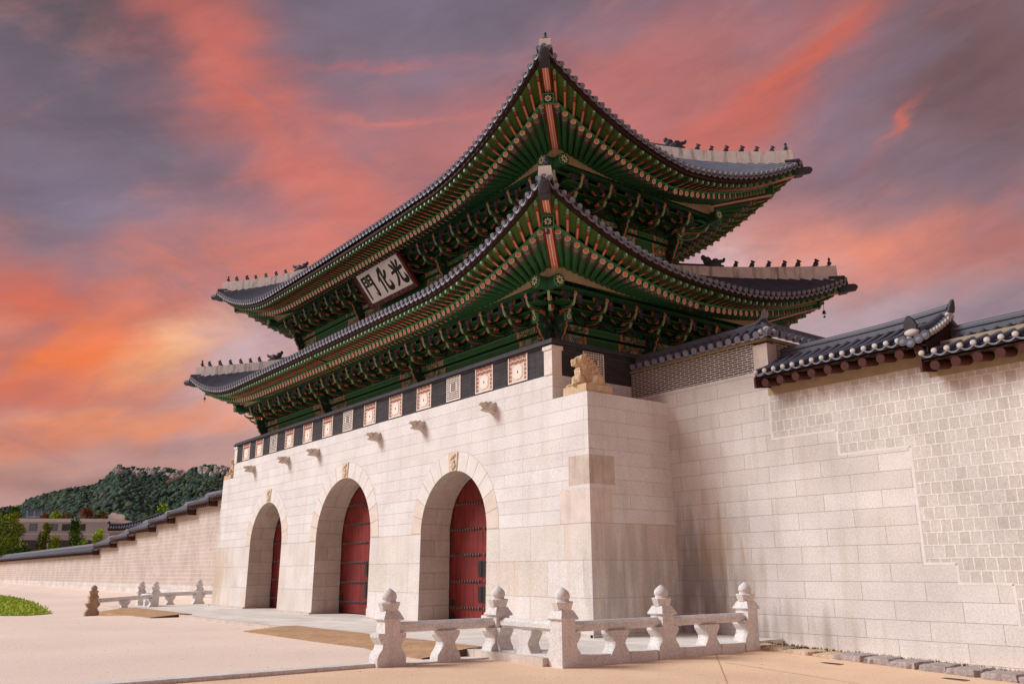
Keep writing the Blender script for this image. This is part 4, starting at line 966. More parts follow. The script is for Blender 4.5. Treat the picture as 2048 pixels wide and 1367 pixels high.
def brush(m, pts, o, su, sv):
    fine = []
    for i in range(len(pts)-1):
        p_, q = pts[i], pts[i+1]
        a = pts[i-1] if i else p_; d = pts[i+2] if i+2 < len(pts) else q
        for k in range(6):
            t_ = k/6; fine.append(tuple(.5*((2*p_[j])+(q[j]-a[j])*t_+(2*a[j]-5*p_[j]+4*q[j]-d[j])*t_*t_+(3*p_[j]-a[j]-3*q[j]+d[j])*t_**3) for j in range(3)))
    fine.append(pts[-1]); fine = [(x*su, y*sv, w*su*1.45) for x, y, w in fine]; Lf, Rt = [], []
    for i, (x, y, w) in enumerate(fine):
        x0, y0, _ = fine[max(i-1, 0)]; x1, y1, _ = fine[min(i+1, len(fine)-1)]; dx, dy = x1-x0, y1-y0; l_ = math.hypot(dx, dy) or 1
        Lf.append(o+ux_*(x-dy/l_*w)+uy_*(y+dx/l_*w)); Rt.append(o+ux_*(x+dy/l_*w)+uy_*(y-dx/l_*w))
    for i in range(len(fine)-1): m.face([Lf[i], Rt[i], Rt[i+1], Lf[i+1]], 0)
    for (i, s_) in ((0, -1), (len(fine)-1, 1)):
        c = (Lf[i]+Rt[i])/2; r = (Lf[i]-Rt[i]).length/2; m.face([c+(ux_*math.cos(a)+uy_*math.sin(a))*r*.98+nz_*.0005 for a in (2*math.pi*k/10 for k in range(10))], 0)
for (key, cx_) in (('mun', -1.42), ('hwa', 0.0), ('gwang', 1.42)):
    m = MB(); su, sv = 1.02, 1.22
    for i, st in enumerate(CH[key]): brush(m, st, oc+nz_*(.053+.0012*i)+ux_*(cx_-su/2)+uy_*(-sv/2), su, sv)
    m.build('character', ['ink'], t)

# ------------------------------------------------------------------ palace walls either side of the gate
WY = 3.8
def tile_rows(m, x0, x1, pit, ye, ze, yr, zr, n=4, r=.085, sag=.06, end=1, ball=None, drip=True):
    """one slope of a wall roof: tubes and troughs from the eave (ye,ze) to the ridge (yr,zr)"""
    k = max(1, round((x1-x0)/pit)); pit = (x1-x0)/k; sy = -1 if yr > ye else 1
    prof = [(ye+(yr-ye)*j/n, ze+(zr-ze)*j/n-sag*math.sin(math.pi*j/n)) for j in range(n+1)]
    for i in range(k+1):
        x = x0+pit*i
        m.tube([(x, y, z+.05) for y, z in prof], r, 8, 0, caps=(end, None))
        if ball is not None: m.ell((x, ye+sy*.0, ze+.06), (r*.95, .04, r*.85), ball, nu=10, nv=6)
        if i < k:
            for j in range(n): m.face([(x, *prof[j]), (x+pit, *prof[j]), (x+pit, *prof[j+1]), (x, *prof[j+1])], 0, True)
            if drip:
                pts = [(x+pit*q/6, ye+sy*.01, ze-.075*math.sin(math.pi*q/6)+.02) for q in range(7)]
                for q in range(6):
                    a, b_ = pts[q], pts[q+1]; m.face([a, b_, (b_[0], b_[1]+sy*.01, b_[2]-.05), (a[0], a[1]+sy*.01, a[2]-.05)], 2)
    return pit
rw = thing('palace_wall', (10, WY, -.3), 'tall granite wall with small square stones and a stepped dark tile roof beside the gate on the right', 'wall', 'palace walls')
STEPS = [(4.03,6.2,5.7),(6.2,8.27,5.0),(8.27,9.07,2.03),(9.07,10.32,1.55),(10.32,11.6,.6),(11.6,24,.1)]
m = MB(); top = lambda x: 7.35 if x < 9.0 else 6.98
stt = lambda x: 7.02 if x < 9.0 else 6.68
m.face([(-.2,WY,-.8),(4.03,WY,-.8),(4.03,WY,7.85),(-.2,WY,7.85)], 0)
for (x0, x1, zb) in STEPS:
    m.face([(x0,WY,-.9),(x1,WY,-.9),(x1,WY,zb),(x0,WY,zb)], 0)
for (x0, x1, zb) in STEPS:
    for (a, b_) in ([(x0, x1)] if not (x0 < 9.0 < x1) else [(x0, 9.0), (9.0, x1)]):
        m.face([(a,WY,zb),(b_,WY,zb),(b_,WY,stt(a+.01)),(a,WY,stt(a+.01))], 1)
        m.face([(a,WY,stt(a+.01)),(b_,WY,stt(a+.01)),(b_,WY,top(a+.01)+.6),(a,WY,top(a+.01)+.6)], 2)
m.face([(-.2,5.4,-.9),(24,5.4,-.9),(24,5.4,7.4),(-.2,5.4,7.4)], 0); m.face([(-1.9,WY,7.85),(4.1,WY,7.85),(4.1,9,7.85),(-1.9,9,7.85)], 0)
m.face([(4.1,WY,7.0),(4.1,9,7.0),(4.1,9,7.85),(4.1,WY,7.85)], 0)
m.face([(-1.9,WY,7.43),(-.2,WY,7.43),(-.2,WY,7.85),(-1.9,WY,7.85)], 0)
wf = m.build('wall_face', [WALLG, SAGO, 'beige_plaster'], rw)
m = MB(); zprev = 7.02; e_ = .012      # white mortar border of the stone panel
for i, (x0, x1, zb) in enumerate(STEPS):
    m.box(x0-.03, WY-.004, zb-.03, x0+.035, WY-.001, zprev, 0)
    m.box(x0+.036, WY-.004, zb-.03, x1, WY-.001, zb+.03, 0); zprev = zb
pmat('mortar_white', (228,221,215), .9, .08, 4, .2); m.build('mortar_border', ['mortar_white'], wf)
def wall_roof(parent, x0, x1, ze, zr, n_raf, ends=(True, True), rise=.12):
    m = MB(); tile_rows(m, x0+.06, x1-.06, .322, 3.05, ze, 4.6, zr, ball=3); tile_rows(m, x0+.06, x1-.06, .322, 6.15, ze, 4.6, zr, ball=3)
    N_ = 12; pth = []
    for i in range(N_+1):
        x = x0+(x1-x0)*i/N_; q = rise*((i/N_)**4+.0)
        pth.append((x, q))
    for i in range(N_):
        (xa, qa), (xb, qb) = pth[i], pth[i+1]
        for (w_, za, zb, mi) in ((.17, -.02, .09, 0), (.13, .095, .15, 0), (.16, .155, .21, 0)):
            for sgn in (-1, 1): m.face([(xa,4.6+sgn*w_,zr+za+qa),(xb,4.6+sgn*w_,zr+za+qb),(xb,4.6+sgn*w_,zr+zb+qb),(xa,4.6+sgn*w_,zr+zb+qa)], mi)
            m.face([(xa,4.6-w_,zr+zb+qa),(xb,4.6-w_,zr+zb+qb),(xb,4.6+w_,zr+zb+qb),(xa,4.6+w_,zr+zb+qa)], mi)
    m.tube([(x, 4.6, zr+.24+q) for x, q in pth], .085, 8, 0, caps=(1, 1))
    ro = m.build('tile_roof', ['wall_tile', 'tile_end', 'wall_tile', 'white_plaster'], parent)
    m = MB(); m.box(x0, 3.10, ze-.14, x1, 3.14, ze-.02, 0); m.prism([(3.10,ze-.16),(WY+.1,ze+.02),(WY+.1,ze+.06),(3.10,ze-.10)], (x0,0,0), (0,1,0), (0,0,1), (x1-x0,0,0), 0)
    m.prism([(3.06,ze-.42),(3.9,ze-.30),(3.9,ze+.04),(3.06,ze-.08)], (x0-.03,0,0), (0,1,0), (0,0,1), (.06,0,0), 1)
    m.build('eave_board', ['brown_board', 'wall_wood'], ro)
    rm = MB(); rm.tube([(0,-.04,-.01),(0,.72,.12)], .122, 14, 0, caps=(1, None)); rme = rm.mesh('rafter', ['wall_wood', 'wall_wood_end'])
    for i in range(n_raf): link('rafter', rme, ro, Matrix.Translation((x0+.32+.525*i, 3.16, ze-.285)))
    return ro
r1 = wall_roof(rw, 4.12, 9.38, 7.58, 8.30, 10)
r2 = wall_roof(rw, 9.2, 23.5, 7.13, 7.80, 26, rise=0)
m = MB()      # verge tiles on the gable end of the first roof
for i in range(9):
    t_ = i/8; y = 3.16+1.36*t_; z = 7.60+.70*t_-.05*math.sin(math.pi*t_)
    m.tube([(9.02, y, z+.10), (9.46, y, z+.07)], .075, 8, 0, caps=(None, 1)); m.ell((9.46, y, z+.07), (.05,.082,.085), 1, nu=10, nv=6)
m.tube([(9.2, 3.1, 7.78), (9.2, 3.8, 8.06), (9.2, 4.6, 8.48)], .10, 8, 0, caps=(0, None)); m.tube([(9.04, 3.1, 7.74), (9.04, 3.8, 8.02), (9.04, 4.6, 8.42)], .09, 8, 0, caps=(0, None))
for (x, z) in ((8.86,7.58),(9.06,7.50),(9.28,7.56),(9.46,7.62)): m.tube([(x, 3.0, z), (x, 2.94, z-.01)], .125, 12, 0, caps=(None, 0)); m.ell((x,2.95,z), (.09,.02,.09), 2, nu=10, nv=6)
m.ell((9.1, 3.02, 7.76), (.20,.10,.10), 1)
m.prism([(-.19,0),(.19,0),(.20,.16),(.13,.34),(0,.46),(-.13,.34),(-.20,.16)], (9.1,2.97,7.80), (.82,0,0), (0,-.22,.82), (0,.10,.02), 3)
m.prism([(-.14,0),(.14,0),(.14,.12),(.08,.26),(0,.34),(-.08,.26),(-.14,.12)], (9.42,4.5,8.48), (0,1,0), (.25,0,1), (.07,0,0), 3)
m.ell((9.40,4.5,8.42), (.09,.13,.08), 1)
m.prism([(3.1,7.45),(4.55,8.2),(4.55,7.6),(3.1,7.2)], (9.38,0,0), (0,1,0), (0,0,1), (.03,0,0), 4)
m.build('verge', ['wall_tile', 'white_plaster', 'tile_end', 'dark_tile', 'brown_board'], r1)
# brick enclosure standing on the wall against the parapet
en = thing('brick_enclosure', (1.2, 4.0, 7.85), 'low wall of dark bricks with white joints and a tiled cap behind the beast statue', 'brick wall')
m = MB(); m.box(-1.8, WY+.01, 7.852, 3.60, 4.25, 8.78, 0); m.box(3.72, 4.25, 7.0, 4.11, 8.6, 8.78, 0)
m.build('brick_face', [WBRICK], en)
m = MB(); m.box(3.60, WY-.02, 7.80, 4.13, 4.249, 8.68, 0); m.build('corner_pillar', ['plinth_stone'], en)
m = MB(); m.box(-1.82, WY-.03, 8.781, 4.15, 4.3, 8.87, 0); m.box(3.70, 4.301, 8.781, 4.15, 8.6, 8.87, 0); m.build('cornice', ['beige_plaster'], en)
m = MB(); pit = .36
def cap_rows(fr_, l_, hip_end):
    k = int(l_/pit)
    for i in range(k+1):
        a = .34+pit*i; d = min(.52, max(.06, (l_-a+.02)) if hip_end else .52)
        m.tube([fr_(a, 0, .04), fr_(a, d*.5, .04+.34*d*.5/.52*1.1), fr_(a, d, .04+.38*d/.52)], .085, 8, 0, caps=(None, None))
        c = fr_(a, -.03, -.0); ux1 = (fr_(a+1, 0, 0)-fr_(a, 0, 0)); n_ = (fr_(a, -1, 0)-fr_(a, 0, 0))
        m.tube([c+Vector((0,0,.02)), c+n_*.05+Vector((0,0,.0))], .115, 12, 1, caps=(None, 1))
        if i < k:
            for q in range(6):
                t0, t1 = q/6, (q+1)/6
                p0 = fr_(a+pit*t0, -.04, .02-.09*math.sin(math.pi*t0)); p1 = fr_(a+pit*t1, -.04, .02-.09*math.sin(math.pi*t1))
                m.face([p0, p1, p1+Vector((0,0,-.06)), p0+Vector((0,0,-.06))], 1); m.face([p0, p1, fr_(a+pit*t1, .2, .1), fr_(a+pit*t0, .2, .1)], 0)
            m.face([fr_(a,0,0), fr_(a+pit,0,0), fr_(a+pit,.52,.38), fr_(a,.52,.38)], 0)
ff = lambda a, v, z: Vector((-1.8+a, 3.62+v, 8.93+z)); fs = lambda a, v, z: Vector((4.33-v, 8.6-a, 8.93+z))
cap_rows(ff, 6.1, True); cap_rows(fs, 4.95, True)
fb = lambda a, v, z: Vector((-1.8+a, 4.70-v, 8.93+z)); m.face([fb(0,0,0), fb(5.6,0,0), fb(5.6,.56,.38), fb(0,.56,.38)], 0)
for (w_, z0, z1) in ((.13,9.27,9.36),(.10,9.365,9.40)):
    m.box(-1.8, 4.14-w_, z0, 3.90, 4.14+w_, z1, 0); m.box(3.81-w_, 4.14+w_, z0, 3.81+w_, 8.6, z1, 0)
m.tube([(-1.8,4.14,9.42),(2.8,4.14,9.42),(3.6,4.12,9.46),(4.0,3.95,9.56)], .08, 8, 0, caps=(0, 0)); m.tube([(3.81,8.6,9.42),(3.81,5,9.42),(3.83,4.3,9.45),(3.95,4.0,9.54)], .08, 8, 0, caps=(0, 0))
m.tube([(3.85,4.1,9.42),(4.20,3.75,9.05)], .1, 8, 0, caps=(0, 0)); m.ell((4.22,3.73,9.08), (.12,.12,.10), 2); m.ell((4.05,3.66,9.02), (.10,.10,.10), 2); m.ell((4.32,3.92,9.02), (.08,.08,.08), 2)
m.prism([(-.1,0),(.1,0),(.1,.12),(.05,.24),(0,.3),(-.05,.24),(-.1,.12)], (4.02,3.93,9.5), (.7,.7,0), (.2,-.2,1), (.05,-.05,0), 1)
m.build('tiled_cap', ['wall_tile', 'tile_end', 'white_plaster'], en)
# small roof of the stair shelter inside the wall
sh = thing('stair_shelter', (-.4, 6.6, 7.85), 'small dark tiled shelter roof showing between the parapet and the brick enclosure', 'shelter')
m = MB(); m.box(-1.5, 5.9, 7.86, .6, 7.3, 9.45, 0); m.build('wall', ['pillar_red'], sh)
m = MB(); tile_rows(m, -1.75, .95, .3, 5.2, 9.45, 6.6, 10.05, end=1); tile_rows(m, -1.75, .95, .3, 8.0, 9.45, 6.6, 10.05, end=1); m.box(-1.75, 6.45, 10.0, 1.0, 6.75, 10.25, 0); m.tube([(-1.75,6.6,10.28),(1.05,6.6,10.32)], .09, 8, 0, caps=(1,1))
m.box(-1.7, 5.3, 9.36, .9, 7.9, 9.42, 2); m.build('tile_roof', ['dark_tile', 'dark_tile', 'dark_tile'], sh)

# left palace wall, stepping down westwards
lw = thing('palace_wall', (-90, WY, 0), 'long pale palace wall with tiled roofs stepping down away from the gate on the far left', 'wall', 'palace walls')
LS = [(-33.9,-45.9,6.98),(-45.9,-50.85,6.70),(-50.85,-56.3,6.32),(-56.3,-61.9,5.91),(-61.9,-68.8,5.42),(-68.8,-75.6,4.87),(-75.6,-83.0,4.40),(-83.0,-240.0,3.80)]
m = MB()
for (x1, x0, zb) in LS:
    z2 = zb if x0 > -100 else zb
    m.face([(x0,WY,-.6),(x1,WY,-.6),(x1,WY,.95),(x0,WY,.95)], 1); m.face([(x0,WY,.95),(x1,WY,.95),(x1,WY,zb+.3),(x0,WY,zb+.3)], 0)
    m.face([(x1,WY,zb-.5),(x1,5.4,zb-.5),(x1,5.4,zb+.4),(x1,WY,zb+.4)], 0)
m.face([(-240,5.4,-.6),(-33.9,5.4,-.6),(-33.9,5.4,4.2),(-240,5.4,4.2)], 0)
m.build('wall_face', [SAGOL, WALLG], lw)
for (x1, x0, zb) in LS:
    ze = zb+.42; m = MB(); big = x0 < -100
    tile_rows(m, x0+.1, x1+.30, .33 if not big else .9, 3.05, ze, 4.6, ze+.72, n=2, r=.085 if not big else .10, end=1, ball=None, drip=False); m.face([(x0,6.15,ze),(x1+.3,6.15,ze),(x1+.3,4.6,ze+.72),(x0,4.6,ze+.72)], 0)
    m.box(x0, 4.42, ze+.66, x1+.35, 4.78, ze+.86, 0); m.tube([(x0,4.6,ze+.9),(x1+.15,4.6,ze+.9),(x1+.5,4.6,ze+1.0)], .10, 8, 0, caps=(1,1))
    for i in range(6): m.tube([(x1+.1, 3.1+1.4*i/5, ze+.1+.66*i/5), (x1+.42, 3.1+1.4*i/5, ze+.08+.66*i/5)], .09, 7, 0, caps=(None,3))
    m.box(x1+.1, 2.98, ze-.02, x1+.45, 3.12, ze+.22, 2)
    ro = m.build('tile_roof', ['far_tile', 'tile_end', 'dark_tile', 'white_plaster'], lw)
    q = MB(); q.prism([(3.08,ze-.14),(WY,ze-.02),(WY,ze+.06),(3.08,ze-.04)], (x0,0,0), (0,1,0), (0,0,1), (x1-x0+.15,0,0), 0)
    st = .53 if not big else 1.0; n_ = int((x1-x0)/st)
    for i in range(n_): q.tube([(x0+.3+st*i, 3.16, ze-.26), (x0+.3+st*i, WY, ze-.16)], .11, 8, 1, caps=(2, None))
    q.box(x1+.08, 3.1, ze-.40, x1+.14, 3.9, ze+.02, 1)
    q.build('eave_timber', ['brown_board', 'wall_wood', 'wall_wood_end'], ro)
# hall roof seen over the left wall
hl = thing('palace_hall', (-122, 22, 0), 'grey tiled hall roof curving up just behind the stepped left wall', 'hall')
m = MB(); hA = Vector((-127.0, 14.0, 0)); hB = Vector((-125.2, 21.5, 0)); hu = (hB-hA); hn = Vector((hu.y, -hu.x, 0)).normalized()
hp = lambda t, s, z: hA+hu*t-hn*s+Vector((0, 0, z))
m.face([hp(.03,1.5,0), hp(1,1.5,0), hp(1,1.5,9), hp(.03,1.5,8)], 0); m.face([hp(.03,1.5,0), hp(.03,9,0), hp(.03,9,8), hp(.03,1.5,8)], 0); m.build('wall', ['beige_plaster'], hl)
m = MB(); hz = lambda t: 8.55+.1*t+1.9*max(0, t-.2)**1.5/.8**1.5
for i in range(20):
    t0, t1 = i/20, (i+1)/20
    for j in range(3):
        s0, s1 = j/3, (j+1)/3; m.face([hp(t0,4*s0,hz(t0)+.62*s0), hp(t1,4*s0,hz(t1)+.62*s0), hp(t1,4*s1,hz(t1)+.62*s1), hp(t0,4*s1,hz(t0)+.62*s1)], 0, True)
    m.tube([hp(t0,4,hz(t0)+.8), hp(t1,4,hz(t1)+.8)], .25, 7, 1)
    m.face([hp(t0,0,hz(t0)-.25), hp(t1,0,hz(t1)-.25), hp(t1,0,hz(t1)), hp(t0,0,hz(t0))], 2)
    for q in (0,): m.tube([hp(t0+q/20,-.05,hz(t0+q/20)+.06), hp(t0+q/20,4,hz(t0+q/20)+.7)], .11, 6, 0)
m.tube([hp(0,4,9.6), hp(-.02,4,9.9)], [.3,.2], 7, 1, caps=(0,1))
m.build('tile_roof', ['tile', 'dark_tile', 'brown_board'], hl)

# ------------------------------------------------------------------ stone railings
def post_prof(): return [(.20,.84),(.20,.56),(.36,.56),(.355,.47),(.30,.39),(.235,.31),(.25,.22),(.335,.12),(.37,.02),(.37,-.22)]
def post(dirs, mat, parent, at, zb):
    m = MB()
    def sil(u, v, pos, neg):
        pr = post_prof(); inn = [(.20,.84),(.20,-.22)]
        rt = [(x, z+zb+.16) for x, z in (pr if pos else inn)]; lf = [(-x, z+zb+.16) for x, z in (pr if neg else inn)]
        m.prism(rt+lf[::-1], Vector((at[0],at[1],0))-Vector(v)*.205, u, (0,0,1), Vector(v)*.41, 0)
    used = {}
    for d in dirs: used.setdefault('x' if d[0] else 'y', []).append(d)
    if 'x' in used: sil((1,0,0), (0,1,0), (1,0) in dirs, (-1,0) in dirs)
    if 'y' in used: sil((0,1,0), (-1.002,0,0), (0,1) in dirs, (0,-1) in dirs)
    z = zb+.16
    def fru(r0, z0, r1, z1, n=4):
        a = math.pi/4
        p0 = [Vector((at[0]+r0*math.cos(a+2*math.pi*k/n)*1.414*(1 if n == 4 else .765), at[1]+r0*math.sin(a+2*math.pi*k/n)*1.414*(1 if n == 4 else .765), z0)) for k in range(n)]
        p1 = [Vector((at[0]+r1*math.cos(a+2*math.pi*k/n)*1.414*(1 if n == 4 else .765), at[1]+r1*math.sin(a+2*math.pi*k/n)*1.414*(1 if n == 4 else .765), z1)) for k in range(n)]
        for k in range(n): m.face([p0[k], p0[(k+1) % n], p1[(k+1) % n], p1[k]], 0)
        return p0, p1
    a_, b_ = fru(.24, z+.835, .265, z+.865); m.face(a_[::-1], 0); fru(.265, z+.865, .17, z+1.045)
    # inverted octagonal cap
    def ring8(r, zz): return [Vector((at[0]+r*math.cos(math.pi/8+k*math.pi/4), at[1]+r*math.sin(math.pi/8+k*math.pi/4), zz)) for k in range(8)]
    R0, R1, R2 = ring8(.205, z+1.04), ring8(.262, z+1.215), ring8(.25, z+1.235); m.face(R0[::-1], 0)
    for k in range(8): q = (k+1) % 8; m.face([R0[k], R0[q], R1[q], R1[k]], 0); m.face([R1[k], R1[q], R2[q], R2[k]], 0)
    m.face(R2, 0)
    m.lathe([(.155,1.235),(.16,1.265),(.148,1.285),(.165,1.30),(.178,1.345),(.170,1.40),(.135,1.455),(.08,1.50),(.03,1.535),(.008,1.55)], (at[0],at[1],zb+.16), 16, 0)
    return m.build('post', [mat], parent)
def rail(p, q, zp, zq, parent, mat='fence_stone'):
    m = MB(); a = Vector((*p, zp)); b_ = Vector((*q, zq)); d = (b_-a).normalized()
    m.tube([a+d*.17, b_-d*.17], .125, 8, 0, caps=(0, 0), sm=False); return m.build('rail', [mat], parent)
def support(c, u, zb, parent, mat='fence_stone'):
    m = MB(); pr = [(.30,.55),(.29,.46),(.22,.36),(.165,.29),(.165,.23),(.22,.13),(.30,.03),(.325,-.05),(.325,-.3)]
    pts = [(x, z+zb+.16) for x, z in pr]+[(-x, z+zb+.16) for x, z in pr[::-1]]; v = Vector((-u[1], u[0], 0))
    m.prism(pts, Vector((c[0],c[1],0))-v*.17, (u[0],u[1],0), (0,0,1), v*.34, 0); return m.build('rail_support', [mat], parent)
def curb(p, q, w, z0, z1, parent, mat='fence_stone'):
    m = MB(); a = Vector((*p,0)); d = Vector((q[0]-p[0], q[1]-p[1], 0)); l_ = d.length; d /= l_; v = Vector((-d.y, d.x, 0))
    m.prism([(0,z0),(l_,z0),(l_,z1-.015),(l_-.015,z1),(.015,z1),(0,z1-.015)], a-v*w/2, d, (0,0,1), v*w, 0); return m.build('curb_stone', [mat], parent)
fr_ = thing('stone_railing', (4.1, -4.5, -.2), 'pale granite railing with onion topped posts turning the corner in front of the nearest arch', 'railing', 'stone railings')
P1, P2, P3, P4, P5 = (1.50,-7.72), (1.52,-4.60), (4.10,-4.66), (4.12,-1.42), (4.12,1.88)
post([(0,1),(0,-1)], 'fence_stone', fr_, P1, -.16); post([(0,-1),(1,0)], 'fence_stone', fr_, P2, -.16); post([(-1,0),(0,1)], 'fence_stone', fr_, P3, -.16)
post([(0,1),(0,-1)], 'fence_stone', fr_, P4, -.15); post([(0,-1)], 'fence_stone', fr_, P5, -.12)
for (a, b_) in ((P1,P2),(P2,P3),(P3,P4),(P4,P5)):
    rail(a, b_, .675, .675, fr_); c = ((a[0]+b_[0])/2, (a[1]+b_[1])/2); u = (1,0) if abs(a[0]-b_[0]) > 1 else (0,1); support(c, u, -.16, fr_)
    if (a, b_) != (P1, P2):
        for (s0, s1) in ((.38, .325), (.325, .38)):
            A = a if s0 == .38 else c; Bq = c if s0 == .38 else b_
            p = (A[0]+u[0]*s0*(1 if Bq[0] >= A[0] else -1), A[1]+u[1]*s0); q = (Bq[0]-u[0]*s1*(1 if Bq[0] >= A[0] else -1), Bq[1]-u[1]*s1)
            curb(p, q, .36, -.5, .045, fr_)
    else: curb((a[0], a[1]+.4), (b_[0], b_[1]-.42), .34, -.5, -.12, fr_)
fl_ = thing('stone_railing', (-38, -3, -.3), 'distant granite railing with one browner end post beside the left side of the gate', 'railing', 'stone railings')
Q1, Q2, Q3, Q4, Q5 = (-34.7,-6.45), (-35.2,-2.98), (-38.1,-3.03), (-38.1,.5), (-38.1,3.0)
zq = {Q1: -.42, Q2: -.25, Q3: -.25, Q4: -.17, Q5: -.1}
post([(0,1),(0,-1)], 'old_fence_stone', fl_, Q1, zq[Q1]); post([(0,-1),(-1,0)], 'fence_stone', fl_, Q2, zq[Q2]); post([(1,0),(0,1)], 'fence_stone', fl_, Q3, zq[Q3]); post([(0,1),(0,-1)], 'fence_stone', fl_, Q4, zq[Q4]); post([(0,-1)], 'fence_stone', fl_, Q5, zq[Q5])
for (a, b_) in ((Q1,Q2),(Q2,Q3),(Q3,Q4),(Q4,Q5)):
    rail(a, b_, zq[a]+.83, zq[b_]+.83, fl_); c = ((a[0]+b_[0])/2, (a[1]+b_[1])/2); u = (1,0) if abs(a[0]-b_[0]) > 1 else (0,1); support(c, u, (zq[a]+zq[b_])/2, fl_)
# brown matted ramps onto the apron
def ramp(x0, x1, y0, y1, z0, z1, label):
    m = MB(); m.idx([(x0,y0,max(z0,gz(x0,y0)+.03)),(x1,y0,gz(x1,y0)+.03),(x1,y1,z1),(x0,y1,z1),(x0,y0,z0-.4),(x1,y0,z0-.4),(x1,y1,z0-.4),(x0,y1,z0-.4),(x0,y1+.55,z1),(x1,y1+.55,z1),(x0,y1+.55,z1-.03),(x1,y1+.55,z1-.03)],
        [(0,1,2,3),(1,5,6,2),(0,3,7,4),(4,5,1,0),(3,2,9,8),(8,9,11,10)], [0,1,1,0,0,1])
    tag(m.build('ramp', ['mat_brown', 'mat_edge']), label, 'ramp', 'ramps onto the stone apron')
ramp(-11.3, .75, -6.35, -4.95, -.15, .035, 'long flat brown matted ramp between the near railing and the paved apron')
ramp(-33.6, -23.4, -6.3, -4.95, -.12, .035, 'far brown matted ramp in front of the distant left railing')
# rough edging stones along the foot of the right wall
XS = [3.5,4.25,5.05,5.9,6.6,7.35,8.05,8.75,9.45,10.15,10.95,11.8]; words = ['first','second','third','fourth','fifth','sixth','seventh','eighth','ninth','tenth','eleventh']
for i in range(11):
    x0, x1 = XS[i]+.02, XS[i+1]-.03; xm = (x0+x1)/2; z = gz(xm, 2.6); rr = random.Random(i+5)
    y0, y1 = 2.12-.03*i+rr.uniform(-.04,.04), 3.0-.03*i+rr.uniform(-.04,.04); h = .09 if i < 4 else .15
    bmx = bmesh.new(); nx_, ny_ = 7, 6; vs = {}
    def edge_n(a, b_): return .05*noise.noise(Vector((a*3.1+i*7, b_*3.1, i*1.7)))
    g = MB(); top_ = []
    for j in range(ny_+1):
        for k_ in range(nx_+1):
            u, v = k_/nx_, j/ny_; ins = .03*(1 if k_ in (0, nx_) else 0); inv = .04*(1 if j in (0, ny_) else 0)
            x = x0+(x1-x0)*u+(ins if k_ == 0 else -ins)+edge_n(u*2+9, v*2)+(.06*(v-.5)*(-1 if i % 2 else 1)); y = y0+(y1-y0)*v+(inv if j == 0 else -inv)+edge_n(u*2, v*2)
            top_.append((x, y, z+h+.022*noise.noise(Vector((x*4, y*4, 3)))-(.02 if (ins or inv) else 0)))
    F = [(j*(nx_+1)+k_, j*(nx_+1)+k_+1, (j+1)*(nx_+1)+k_+1, (j+1)*(nx_+1)+k_) for j in range(ny_) for k_ in range(nx_)]
    g.idx(top_, F, 0, True); bmx.free()
    per = [k_ for k_ in range(nx_+1)]+[(j)*(nx_+1)+nx_ for j in range(1, ny_+1)]+[ny_*(nx_+1)+k_ for k_ in range(nx_-1, -1, -1)]+[j*(nx_+1) for j in range(ny_-1, 0, -1)]
    cxm, cym = (x0+x1)/2, (y0+y1)/2
    lv = [[Vector(top_[q]) for q in per]]
    for (dz, kk) in ((-.05, 1.05), (-.12, 1.07), (-.30, 1.03)):
        lv.append([Vector((cxm+(top_[q][0]-cxm)*kk+.02*noise.noise(Vector((q*2.3, dz*30, i))), cym+(top_[q][1]-cym)*kk+.02*noise.noise(Vector((q*1.7, dz*20, i+4))), z+h+dz)) for q in per])
    for a in range(3):
        for q in range(len(per)): w_ = (q+1) % len(per); g.face([lv[a+1][q], lv[a+1][w_], lv[a][w_], lv[a][q]], 0)
    tag(g.build('edging_stone', ['tan_edging_stone' if i < 4 else 'edging_stone']), '%s rough %s edging stone along the wall foot counting from the railing' % (words[i], 'low tan' if i < 4 else 'grey'), 'stone', 'edging stones at the wall foot')
for (x, y, w_) in ((7.03, 1.2, 'left of the two'), (9.95, 1.22, 'right of the two')):
    m = MB(); z = gz(x, y); m.box(x-.27, y-.12, z-.05, x+.27, y+.12, z+.006, 0)
    for k_ in range(9): m.box(x-.24+.055*k_, y-.095, z+.0065, x-.215+.055*k_, y+.095, z+.010, 1)
    tag(m.build('drain_cover', ['drain_iron', 'slot_dark']), 'small grey drain cover set in the sandy path, %s' % w_, 'drain cover', 'drain covers in the path')

# ------------------------------------------------------------------ lawn, weeds
pmat('lawn_green', (160,174,64), .95, .25, .5, .1, speck=6); pmat('grass_blade', (172,190,78), .9, .3, .8, .1); pmat('weed', (70,92,40), .9, .3, 3, .1)
lawn = [(-40.2,-7.5),(-44,-7.1),(-50,-6.4),(-59,-5.5),(-72,-4.6),(-90,-4.3),(-130,-5),(-130,-34),(-60,-22),(-44,-12.6),(-39.6,-10.0),(-38.9,-9.0)]
def inside(x, y, poly):
    c = False
    for i in range(len(poly)):
        (x0, y0), (x1, y1) = poly[i], poly[i-1]
        if (y0 > y) != (y1 > y) and x < (x1-x0)*(y-y0)/(y1-y0)+x0: c = not c
    return c
m = MB(); cc = (-75, -12)
for i in range(len(lawn)):
    a, b_ = lawn[i], lawn[(i+1) % len(lawn)]
    for j in range(10):
        s0, s1 = j/10, (j+1)/10
        q = [(cc[0]+(p[0]-cc[0])*s, cc[1]+(p[1]-cc[1])*s) for p, s in ((a,s0),(b_,s0),(b_,s1),(a,s1))]
        m.face([(x, y, gz(x, y)+.03+.04*noise.noise(Vector((x*.3, y*.3, 0)))*(1 if j < 9 else .3)) for x, y in q], 0, True)
m.build('lawn', ['lawn_green'], kind='structure')
m = MB(); n_ = 0
